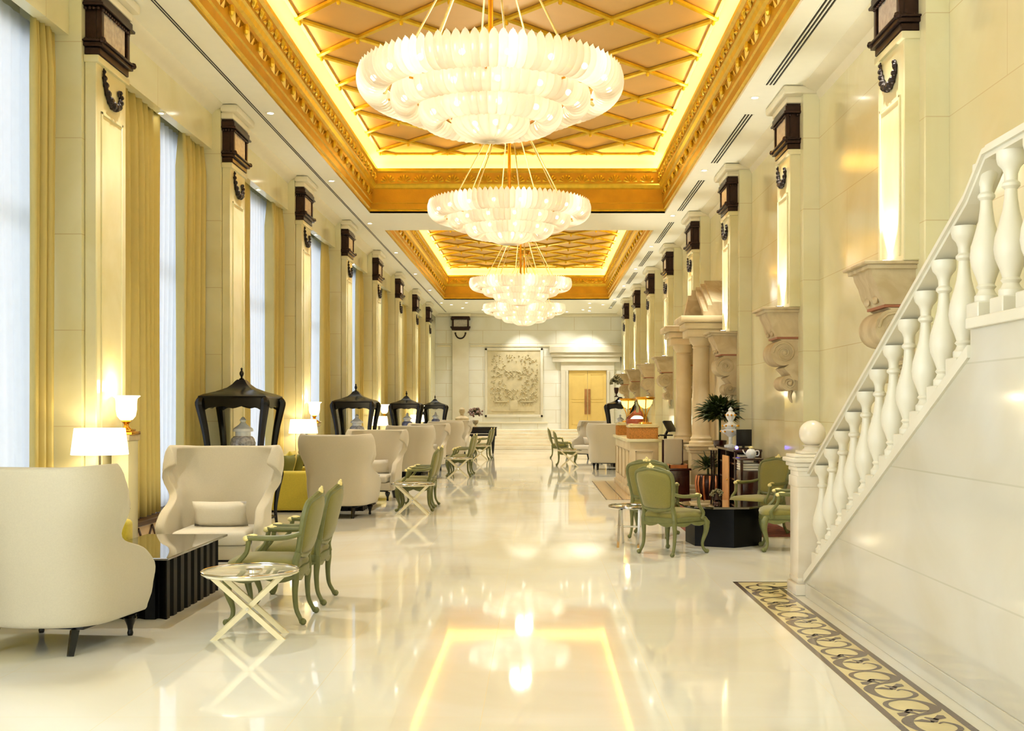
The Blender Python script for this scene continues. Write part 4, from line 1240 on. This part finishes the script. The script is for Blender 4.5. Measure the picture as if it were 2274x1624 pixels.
GR = 9.06
WHERE = ['in the nearest seating group', 'in the second seating group', 'in the third seating group', 'in the farthest seating group']
for g in range(4):
    dy = g*GR
    if g == 0:
        wa = wing_chair('large cream wing chair seen from behind at the left edge of the picture', (-3.37, 7.62, 0), -.14, False)
        wb = wing_chair('cream wing chair facing us with a lumbar pillow, behind the black fluted table', (-3.20, 10.85, 0), PI+.05, True)
    else:
        dup(wa, (-3.04+.06*(g-1), 16.75+(g-1)*GR, 0), -.16, 'cream wing chair seen from behind %s' % WHERE[g])
        dup(wb, (-3.02+.05*(g-1), 19.9+(g-1)*GR, 0), PI-.12, 'cream wing chair facing us %s' % WHERE[g])
    if g == 0: ct = coffee_table('black fluted coffee table with a glass top beside the nearest wing chair', (-3.24, 9.18, 0))
    else: dup(ct, (-3.16, 9.18+dy, 0), 0, 'black fluted coffee table with glass top %s' % WHERE[g])
    if g == 0: so = sofa('yellow sofa half hidden behind the nearest wing chair', (-4.10, 9.05, 0), -PI/2)
    else: dup(so, (-4.10, 9.05+dy, 0), -PI/2, 'yellow sofa by the windows %s' % WHERE[g])
    if g < 3:
        throw_pillow('green square cushion at the far end of the yellow sofa %s' % WHERE[g], (-4.12, 9.5+dy, .69), 1.25, -PI/2+.25, PILG)
        throw_pillow('green square cushion at the near end of the yellow sofa %s' % WHERE[g], (-4.12, 8.6+dy, .69), 1.25, -PI/2-.2, PILG)
        throw_pillow('yellow square cushion between the green ones on the sofa %s' % WHERE[g], (-4.17, 9.05+dy, .72), 1.3, -PI/2, YEL, .5)
    if g == 0: ls = lamp_stand('small round mahogany table under the nearest table lamp', (-4.10, 10.12, 0)); ls.name = 'side_table'
    else: dup(ls, (-4.16, 10.12+dy, 0), 0, 'small round mahogany table under the table lamp %s' % WHERE[g])
    table_lamp('table lamp with wide white drum shade and crystal base %s' % WHERE[g], (-4.10 if g == 0 else -4.16, 10.12+dy, .73))
    if g == 0: pd = pedestal('square marble pedestal by the nearest pilaster', (-4.11, 10.76, 0))
    else: dup(pd, (-4.11, 10.76+dy, 0), 0, 'square marble pedestal %s' % WHERE[g])
    torch('glowing white urn lamp with gold foot on the pedestal %s' % WHERE[g], (-4.095, 10.76+dy, 1.40))
    # green chairs and side table in the aisle
    if g == 0:
        gc = fauteuil('sage green armchair behind the nearest round X-legged table', (-2.10, 8.53, 0), PI/2)
        dup(gc, (-2.10, 9.36, 0), PI/2-.02, 'sage green armchair, farther one of the nearest pair')
        xt = x_table('nearest round glass-topped side table on crossed champagne legs', (-2.09, 7.86, 0), .12)
    else:
        dup(gc, (-2.02+.05*(g-1), 17.75+(g-1)*GR, 0), PI/2+.05, 'sage green armchair, nearer one on the aisle %s' % WHERE[g])
        dup(gc, (-2.02+.08*(g-1), 18.5+(g-1)*GR, 0), PI/2-.03, 'sage green armchair, farther one on the aisle %s' % WHERE[g])
        dup(xt, (-1.97+.05*(g-1), 17.08+(g-1)*GR, 0), .05, 'round X-legged side table on the aisle %s' % WHERE[g])
    dx = 0
    if g == 0: et = etagere('nearest black lacquer etagere with pagoda roof holding a porcelain jar', (-3.95, 14.42, 0))
    else: dup(et, (-3.95, 14.42+dy, 0), 0, 'black lacquer etagere with pagoda roof behind the chairs %s' % WHERE[g])
    ginger_jar('lidded porcelain jar on the black etagere %s' % WHERE[g], (-3.92, 14.38+dy, .935), PORC if g < 2 else PORCB)
# ================================================================== PIANO, BUST, FLOWERS at the far end
t = thing('grand_piano', 'black grand piano at the far end of the hall on the window side', 'piano', (-2.3, 41.2, 0))
bm = newbm()
pts = [(-.75, -.75), (.75, -.75), (.75, -.2), (.62, .2), (.35, .5), (.15, .8), (-.2, .95), (-.6, .9), (-.75, .7)]
pts = [(p.x, p.y) for p in smoothpath([(a, b, 0) for a, b in pts[2:]], 3)]
prism(bm, [(-.75, -.75), (.75, -.75)]+pts, .66, .96, .01); obj('body', bm, LACQ, t)
bm = newbm(); prism(bm, [(-.77, -.5), (.77, -.5)]+[(x*1.02, y*1.02) for x, y in pts], .965, .99, .005); obj('lid', bm, LACQ, t)
bm = newbm(); box(bm, -.66, .66, -.86, -.72, .66, .74, .01); box(bm, -.6, .6, -.85, -.74, .74, .755, mi=1); obj('keyboard', bm, [LACQ, WHITE], t)
for (x, y) in ((-.62, -.6), (.62, -.6), (-.2, .65)):
    bm = newbm(); lathe(bm, [(.03, 0), (.035, .05), (.04, .1), (.07, .5), (.09, .66)], (x, y, 0), 14); obj('leg', bm, LACQ, t)

def leafy(bm, c, R, n, ln, wd, seed, up=.3, mi=0):
    rnd = random.Random(seed)
    for i in range(n):
        a = rnd.random()*2*PI; e = rnd.uniform(-.3, 1.35)
        d_ = Vector((math.cos(a)*math.cos(e), math.sin(a)*math.cos(e), math.sin(e)+up)).normalized()
        base = Vector(c)+d_*R*rnd.uniform(.0, .45); L_ = ln*rnd.uniform(.6, 1.15)
        side = d_.cross(Vector((0, 0, 1)));
        if side.length < .01: side = Vector((1, 0, 0))
        side = side.normalized()*wd; dr = Vector((0, 0, -L_*.25))
        v = [base, base+d_*L_*.4+side, base+d_*L_*.75+side*.7+dr*.4, base+d_*L_+dr, base+d_*L_*.75-side*.7+dr*.4, base+d_*L_*.4-side]
        mid = [base+d_*L_*.45+Vector((0, 0, wd*.4)), base+d_*L_*.78+dr*.4+Vector((0, 0, wd*.3))]
        vs = [bm.verts.new(p) for p in v]; ms = [bm.verts.new(p) for p in mid]
        for f in ((vs[0], vs[1], ms[0]), (vs[0], ms[0], vs[5]), (vs[1], vs[2], ms[1], ms[0]), (ms[0], ms[1], vs[4], vs[5]), (vs[2], vs[3], ms[1]), (ms[1], vs[3], vs[4])):
            bm.faces.new(f).material_index = mi

def flower_vase(label, loc, h=.25, rad=.24, mv=STONE, mf=PLUM, seed=1, group=None, s=1.0):
    t = thing('flower_vase', label, 'vase', loc, 0, group)
    bm = newbm(); lathe(bm, [(0, 0), (.10*s, 0), (.09*s, .02), (.03*s, .05), (.03*s, .09), (.08*s, .14), (.11*s, h*.85), (.10*s, h), (.07*s, h)], (0, 0, 0), 18); obj('vase', bm, mv, t)
    bm = newbm(); leafy(bm, (0, 0, h+rad*.7), rad*.7, 120, rad*.9, rad*.12, seed)
    obj('foliage', bm, LEAFP, t, True, 180)
    bm = newbm(); rnd = random.Random(seed)
    for i in range(36):
        a = rnd.random()*2*PI; e = rnd.uniform(-.4, 1.4); r = rad*rnd.uniform(.7, 1.0)
        ball(bm, (r*math.cos(a)*math.cos(e), r*math.sin(a)*math.cos(e), h+rad*.75+r*math.sin(e)*.8), rad*.14, 7, 5)
    obj('blossoms', bm, mf, t)
    return t
flower_vase('urn of dusky dried flowers standing on the grand piano', (-2.36, 41.0, .99), .26, .30, STONE, PLUM, 3, s=1.1)
t = thing('bust', 'pale stone portrait bust on a plinth behind the grand piano', 'bust', (-3.05, 43.6, 0))
bm = newbm(); box(bm, -.2, .2, -.2, .2, 0, 1.0, .01); box(bm, -.24, .24, -.24, .24, 1.0, 1.05, .01); obj('plinth', bm, SHAFT, t)
bm = newbm()
lathe(bm, [(.12, 1.05), (.10, 1.10), (.14, 1.13), (.27, 1.22), (.28, 1.30), (.20, 1.37), (.08, 1.41), (.065, 1.47), (.10, 1.50), (.115, 1.58), (.11, 1.66), (.07, 1.73), (0, 1.755)], (0, 0, 0), 20, sy=.72)
ball(bm, (0, -.085, 1.575), (.016, .03, .03), 8, 6); ball(bm, (0, -.075, 1.66), (.10, .05, .05), 10, 7)
for s in (-1, 1): ball(bm, (s*.11, 0, 1.58), (.015, .03, .035), 8, 6); ball(bm, (s*.04, -.08, 1.61), (.018, .012, .012), 8, 6)
ball(bm, (0, -.08, 1.525), (.03, .012, .01), 8, 6)
obj('bust_figure', bm, STONE, t)

# ================================================================== RIGHT SIDE: far seating
dup(wa, (1.93, 29.9, 0), .02, 'cream wing chair seen from behind beyond the service counter on the right')
dup(wb, (1.72, 36.0, 0), PI/2+.9, 'cream wing chair turned towards the aisle far on the right')
dup(gc, (.86, 31.9, 0), -PI/2, 'sage green armchair facing right on the far right of the aisle')
dup(gc, (.74, 36.8, 0), -PI/2, 'farthest sage green armchair facing right by the end wall steps')
dup(xt, (.92, 31.1, 0), 0, 'round X-legged side table beside the far right armchair')
dup(ct, (2.5, 31.8, 0), 0, 'black fluted coffee table far on the right beyond the counter')
et2 = etagere('black lacquer etagere without finial beyond the counter, a flower urn on its roof', (2.62, 34.4, 0), 0, False)
flower_vase('small urn of greenery standing on the roof of the right-hand etagere', (2.50, 34.35, 2.05), .30, .24, BRONZE, LEAFP, 9, s=.7)
table_lamp('table lamp with white shade glowing beyond the counter on the right', (2.85, 30.6, .73)); dup(ls, (2.85, 30.6, 0), 0, 'small round mahogany table under the right-hand table lamp')
ginger_jar('porcelain jar on the right-hand black etagere', (2.62, 34.3, .935), PORCB, s=.9)

# ================================================================== SERVICE COUNTER
t = thing('service_counter', 'long cream panelled service counter on the right of the aisle', 'counter', (2.06, 22.8, 0))
bm = newbm(); box(bm, -.28, .28, -1.9, 1.9, .08, 1.02, .01); box(bm, -.31, .31, -1.93, 1.93, 0, .10, .01); obj('body', bm, PORTAL, t)
bm = newbm(); box(bm, -.34, .34, -1.96, 1.96, 1.02, 1.08, .012); obj('worktop', bm, SHAFT, t)
bm = newbm()
for (x0, x1, z0, z1) in ((-.17, -.15, .25, .85), (.15, .17, .25, .85), (-.17, .17, .83, .85), (-.17, .17, .25, .27)): box(bm, x0, x1, -1.915, -1.895, z0, z1)
for i in range(4):
    y0 = -1.75+i*.9
    for (a, b, z0, z1) in ((y0, y0+.02, .25, .85), (y0+.76, y0+.78, .25, .85), (y0, y0+.78, .83, .85), (y0, y0+.78, .25, .27)): box(bm, -.295, -.28, a, b, z0, z1)
obj('panel_moulding', bm, STONE, t)
for (y, lab) in ((21.25, 'wicker box with pale lid on the near end of the service counter'), (24.3, 'wicker box with pale lid farther along the service counter')):
    c = thing('wicker_box', lab, 'box', (2.06, y, 1.08), 0, 'wicker boxes on the counter')
    bm = newbm(); box(bm, -.28, .28, -.27, .27, 0, .22, .01)
    for i in range(22):
        x = -.27+i*.0257; box(bm, x-.004, x+.004, -.278, -.27, .01, .21)
        box(bm, -.288, -.28, x-.004, x+.004, .01, .21)
    obj('basket', bm, WICKER, c)
    bm = newbm(); box(bm, -.30, .30, -.29, .29, .22, .26, .015); prism(bm, [(-.27, -.26), (.27, -.26), (.27, .26), (-.27, .26)], .26, .29, .01); obj('lid', bm, INLAYL, c)
for (x, y, lab) in ((2.12, 21.3, 'gilt bowl lamp with three curved legs on the nearer wicker box'), (2.02, 24.2, 'gilt bowl lamp on the farther wicker box')):
    c = thing('bowl_lamp', lab, 'lamp', (x, y, 1.37), 0, 'gilt bowl lamps on the counter')
    bm = newbm(); lathe(bm, [(0, 0), (.14, 0), (.13, .025), (.08, .04), (0, .045)], (0, 0, 0), 20); obj('foot', bm, GOLD, c)
    for k in range(3):
        a = k*2*PI/3+.5
        bm = newbm(); tube(bm, smoothpath([(.05*math.cos(a), .05*math.sin(a), .03), (.03*math.cos(a), .03*math.sin(a), .16), (.09*math.cos(a), .09*math.sin(a), .30), (.15*math.cos(a), .15*math.sin(a), .42), (.17*math.cos(a), .17*math.sin(a), .50)], 4), .011, 6)
        ball(bm, (.165*math.cos(a), .165*math.sin(a), .5), .02, 8, 6); obj('leg', bm, GOLD, c)
    bm = newbm(); lathe(bm, [(.02, .30), (.09, .335), (.135, .40), (.15, .47), (.145, .47), (.12, .40), (.02, .32)], (0, 0, 0), 24); obj('glass_bowl', bm, WARMG, c)
    bm = newbm(); lathe(bm, [(.15, .47), (.185, .49), (.20, .52), (.185, .53), (.14, .50)], (0, 0, 0), 28); obj('rim', bm, GOLD, c)
    light('POINT', 'bowl_lamp_bulb', (x, y, 1.96), 4, (1, .8, .45), .05)
t = thing('glass_decanter', 'big clear glass decanter of orange-red drink on the counter', 'decanter', (2.12, 23.0, 1.08))
bm = newbm(); lathe(bm, [(.10, .15), (.20, .2), (.245, .30), (.23, .40), (.15, .48), (.07, .55), (.05, .66), (.07, .74), (.065, .74)], (0, 0, 0), 28); obj('glass', bm, GLASS, t)
bm = newbm(); lathe(bm, [(0, .17), (.10, .17), (.195, .21), (.235, .30), (.225, .37), (0, .37)], (0, 0, 0), 28); obj('drink', bm, CORAL, t)
bm = newbm(); lathe(bm, [(.13, 0), (.12, .02), (.09, .06), (.09, .12), (.14, .16), (.10, .165)], (0, 0, 0), 20); obj('stand', bm, CHROME, t)

# ================================================================== RIGHT NEAR: green chairs and black table
dup(gc, (1.55, 12.45, 0), -.80, 'sage green armchair seen from behind, in front of the black hexagonal table')
dup(gc, (1.50, 14.1, 0), -.30, 'sage green armchair behind the front one, to the left of the black table')
dup(gc, (2.93, 14.35, 0), PI/2+.62, 'sage green armchair by the wall behind the black table')
dup(gc, (2.93, 12.75, 0), PI/2-.15, 'sage green armchair half hidden behind the newel post')
x_table('small round side table on thin chrome legs beside the green armchairs on the right', (1.13, 13.15, 0), 1.45, None, .27, True)
t = thing('hexagonal_table', 'black faceted low table with a glass top among the right-hand green chairs', 'table', (2.29, 13.35, 0), PI/8+.02)
def ngon(n, r, ph=0): return [(r*math.cos(2*PI*i/n+ph), r*math.sin(2*PI*i/n+ph)) for i in range(n)]
bm = newbm(); prism(bm, ngon(6, .48, PI/6-PI/8+.08+PI/3), 0, .46, .004); obj('base', bm, BLACKT, t, False)
bm = newbm(); prism(bm, ngon(8, .56), .465, .49, .003); obj('glass_top', bm, GLASSG, t, False)
t = flower_vase('small posy in a low dark bowl on the black faceted table', (2.20, 13.3, .49), .06, .08, BRONZE, LEAFP, 21, s=.5)
# rug
o = newbm(); box(o, 2.0, 3.42, 14.0, 19.2, .001, .008); o = obj('rug', o, RUGM, None, False); tag(o, 'dark red oriental rug under the seating by the right wall', 'rug')

# ================================================================== SERVICE CABINET and its things
t = thing('service_cabinet', 'dark mahogany service cabinet with open shelves against the right wall', 'cabinet', (3.25, 17.3, 0))
bm = newbm()
box(bm, -.24, .17, -.78, .78, .0, .06, .005)
for z in (.30, .56, .80): box(bm, -.22, .17, -.76, .76, z, z+.025)
box(bm, .14, .17, -.76, .76, .06, 1.0); box(bm, -.24, .17, .74, .78, .06, 1.0)
for (x, y) in ((-.22, -.76), (.15, -.76), (-.22, 0), (-.22, .76)): box(bm, x-.02, x+.02, y-.02, y+.02, .06, 1.0)
obj('frame', bm, MAHOG, t)
bm = newbm(); box(bm, -.26, .18, -.80, .80, 1.0, 1.04, .008); obj('top', bm, MAHOG, t)
bm = newbm(); box(bm, -.262, -.24, -.34, .20, .12, .92, .003); d_ = obj('door', bm, WOODM, t); 
bm = newbm(); ball(bm, (-.27, -.28, .55), .014, 8, 6); obj('knob', bm, GOLD, d_)
def cloth(label, loc, s):
    bm = newbm()
    for i in range(4): box(bm, -s[0]/2+.003*i, s[0]/2-.003*i, -s[1]/2, s[1]/2, i*s[2]/4, (i+.92)*s[2]/4, .006, 2)
    o = obj('folded_napkins', bm, WHITE, None); o.location = loc; return tag(o, label, 'napkins', 'folded white napkins on the service cabinet')
cloth('stack of folded white napkins on the upper shelf of the service cabinet', (3.22, 16.75, .825), (.26, .24, .13))
cloth('stack of folded white napkins on the middle shelf of the service cabinet', (3.22, 16.75, .585), (.26, .24, .12))
t = thing('monitor', 'black monitor seen from the side on the service cabinet', 'monitor', (3.22, 16.9, 1.04), .15)
bm = newbm(); box(bm, -.12, .13, -.015, .015, .04, .30, .006); obj('screen', bm, BLACK, t)
bm = newbm(); box(bm, -.08, .08, -.07, .07, 0, .012, .003); box(bm, -.02, .02, .0, .02, 0, .1); obj('stand', bm, BLACK, t)
t = thing('tray_stand', 'dark wooden tray stand holding a round tray right of the service cabinet', 'stand', (3.1, 15.55, 0))
bm = newbm(); box(bm, -.25, .10, -.26, .26, .93, .955, .005); obj('tray', bm, MAHOG, t)
bm = newbm(); box(bm, -.22, .08, -.24, .24, .10, .78, .01); obj('cabinet_body', bm, MAHOG, t)
for (x, y) in ((-.21, -.23), (.07, -.23), (-.21, .23), (.07, .23)):
    bm = newbm(); box(bm, x-.018, x+.018, y-.018, y+.018, 0, .93); obj('leg', bm, MAHOG, t)
bm = newbm()
for i in range(3): box(bm, -.20, .07, -.2+.0*i, .2, .78+.035*i, .81+.035*i, .012)
o = obj('folded_cloth', bm, WHITE, None); o.location = (3.1, 15.55, 0); tag(o, 'folded white tablecloths on the wooden stand beside the second right pilaster', 'cloth')
t = thing('teapot', 'small white and gold pot with handle on the tray by the right wall', 'teapot', (3.06, 15.5, .955))
bm = newbm(); lathe(bm, [(0, 0), (.05, 0), (.07, .03), (.075, .08), (.05, .12), (.02, .135), (.02, .15), (0, .155)], (0, 0, 0), 20); obj('body', bm, PORCW, t)
bm = newbm(); tube(bm, smoothpath([(.06, 0, .1), (.11, 0, .1), (.11, 0, .04), (.07, 0, .03)], 4), .008, 6); tube(bm, smoothpath([(-.06, 0, .04), (-.10, 0, .08), (-.12, 0, .12)], 3), .009, 6); obj('handle', bm, PORCW, t)
bm = newbm(); ball(bm, (0, 0, .15), (.035, .035, .02), 8, 6); obj('lid', bm, GILT, t)
t = thing('pagoda_ornament', 'white and gold pagoda-shaped lantern ornament on the service cabinet', 'ornament', (3.16, 17.7, 1.04))
bm = newbm(); lathe(bm, [(.10, 0), (.10, .03), (.03, .05), (.03, .16), (.09, .20), (.15, .24), (.16, .27), (.08, .30), (.10, .33), (.13, .35), (.06, .39), (.035, .42), (.06, .46), (.085, .52), (.06, .56), (.03, .59), (.04, .61), (0, .66)], (0, 0, 0), 16, 8, .06); obj('body', bm, PORCW, t)
bm = newbm()
for r, z in ((.16, .255), (.13, .345), (.08, .52)):
    for k in range(8): ball(bm, (r*math.cos(k*PI/4), r*math.sin(k*PI/4), z), .018, 6, 5)
obj('gilt_trim', bm, GOLD, t)
bm = newbm(); ball(bm, (0, 0, 0), .025, 10, 8); o = obj('indicator_light', bm, BLUEL, None); o.location = (3.06, 16.62, 1.066); tag(o, 'small glowing violet-blue light on the front edge of the service cabinet', 'light')

def potted(label, loc, pot, h, r, n, ln, wd, seed, potmat):
    t = thing('potted_plant', label, 'plant', loc)
    bm = newbm(); lathe(bm, pot, (0, 0, 0), 18); obj('pot', bm, potmat, t)
    bm = newbm(); leafy(bm, (0, 0, h), r, n, ln, wd, seed); 
    tube(bm, [(0, 0, pot[-1][1]-.03), (0, 0, h)], .02, 6)
    obj('foliage', bm, LEAF, t, True, 180)
    return t
t = thing('plant_stand', 'dark slender plant stand between the portal column and the cabinet', 'stand', (3.12, 18.5, 0))
bm = newbm(); box(bm, -.17, .17, -.17, .17, .96, 1.0, .008); obj('top', bm, PORTAL, t)
for (x, y) in ((-.13, -.13), (.13, -.13), (-.13, .13), (.13, .13)):
    bm = newbm(); tube(bm, [(x*1.3, y*1.3, 0), (x*.9, y*.9, .5), (x, y, .97)], .016, 6); obj('leg', bm, BRONZE, t)
potted('tall leafy green plant on the stand next to the white pagoda ornament', (3.12, 18.5, 1.0), [(0, 0), (.09, 0), (.11, .05), (.12, .12), (.10, .13)], .50, .42, 420, .36, .035, 5, MAHOG)
t = potted('small palm in a copper-banded dark urn beside the portal pedestal', (2.98, 18.9, 0), [(0, 0), (.12, 0), (.14, .06), (.19, .22), (.21, .38), (.19, .50), (.17, .52)], .62, .22, 90, .28, .022, 8, BRONZE)
bm = newbm()
for k in range(12):
    a = 2*PI*k/12
    tube(bm, smoothpath([(r*math.cos(a), r*math.sin(a), z) for r, z in ((.145, .06), (.195, .22), (.215, .38), (.195, .50))], 3), .022, 5)
obj('copper_band', bm, COPPER, t)

# host desk corner: monitor, chair, desk, tub chair
t = thing('writing_desk', 'dark mahogany desk between the counter and the portal column', 'desk', (2.52, 19.6, 0))
bm = newbm(); box(bm, -.23, .23, -.3, .3, .56, .60, .01); obj('desktop', bm, MAHOG, t)
bm = newbm(); box(bm, -.20, .20, -.27, .27, .10, .56, .01); box(bm, -.22, .22, -.29, .29, 0, .10); obj('body', bm, MAHOG, t)
t = thing('wooden_tray', 'reddish wooden tray with a roll on the mahogany desk', 'tray', (2.52, 19.5, .60))
bm = newbm(); box(bm, -.16, .16, -.18, .18, 0, .02, .004); box(bm, -.17, -.15, -.19, .19, 0, .07); box(bm, .15, .17, -.19, .19, 0, .07); box(bm, -.17, .17, -.19, -.17, 0, .06); obj('tray_body', bm, COPPER, t)
t = thing('high_chair', 'high-backed chair with a beige upholstered back behind the mahogany desk', 'chair', (2.55, 20.45, 0))
bm = newbm(); box(bm, -.17, .19, -.03, .03, .62, 1.10, .03, 3); obj('backrest', bm, WOODM if False else LINEN, t)
bm = newbm(); box(bm, -.2, .2, -.02, .36, .5, .6, .02); obj('seat', bm, MAHOG, t)
for (x, y) in ((-.18, 0), (.18, 0), (-.18, .32), (.18, .32)):
    bm = newbm(); box(bm, x-.02, x+.02, y-.02, y+.02, 0, 1.08 if y == 0 else .5); obj('leg', bm, MAHOG, t)
t = thing('pos_terminal', 'black tilted touch screen on a stand at the right end of the counter', 'screen', (2.72, 22.6, 0))
bm = newbm(); box(bm, -.16, .16, -.02, .02, -.13, .13, .008, rot=Matrix.Translation((.04, 0, 1.30)) @ Matrix.Rotation(.9, 4, 'Z') @ Matrix.Rotation(-.55, 4, 'X')); obj('screen', bm, BLACK, t)
bm = newbm(); box(bm, -.18, .10, -.1, .1, 1.10, 1.13, .01); tube(bm, [(-.05, 0, 1.12), (.02, .03, 1.25)], .03, 8); box(bm, -.22, -.18, -.03, .03, 1.085, 1.12); tube(bm, [(-.05, 0, 0), (-.05, 0, 1.1)], .035, 8); lathe(bm, [(0, 0), (.18, 0), (.16, .02), (0, .03)], (-.05, 0, 0), 16); obj('stand', bm, BLACK, t)
t = thing('tub_chair', 'low grey upholstered tub chair between the two portal columns', 'armchair', (2.80, 21.0, 0), PI/2+.3)
bm = newbm(); box(bm, -.27, .27, -.24, .27, .1, .42, .04, 3); obj('seat', bm, GREYF, t)
bm = newbm()
rows = []
for z, k in ((.1, .95), (.35, 1.0), (.55, 1.03), (.68, 1.0)):
    rows.append([bm.verts.new((.31*k*math.cos(PI+PI*i/16*1.0), .32*k*math.sin(PI+PI*i/16)+.02, z-(.12 if z > .5 else 0)*abs(i/8-1)**2)) for i in range(17)])
for a, b in zip(rows, rows[1:]):
    for i in range(16): bm.faces.new((a[i], a[i+1], b[i+1], b[i]))
o = obj('backrest', bm, GREYF, t, True, 180); md = o.modifiers.new('thick', 'SOLIDIFY'); md.thickness = .07; md.offset = 0
for (x, y) in ((-.22, -.2), (.22, -.2), (-.22, .22), (.22, .22)):
    bm = newbm(); tube(bm, [(x, y, 0), (x, y, .11)], .02, 8); obj('leg', bm, MAHOG, t)
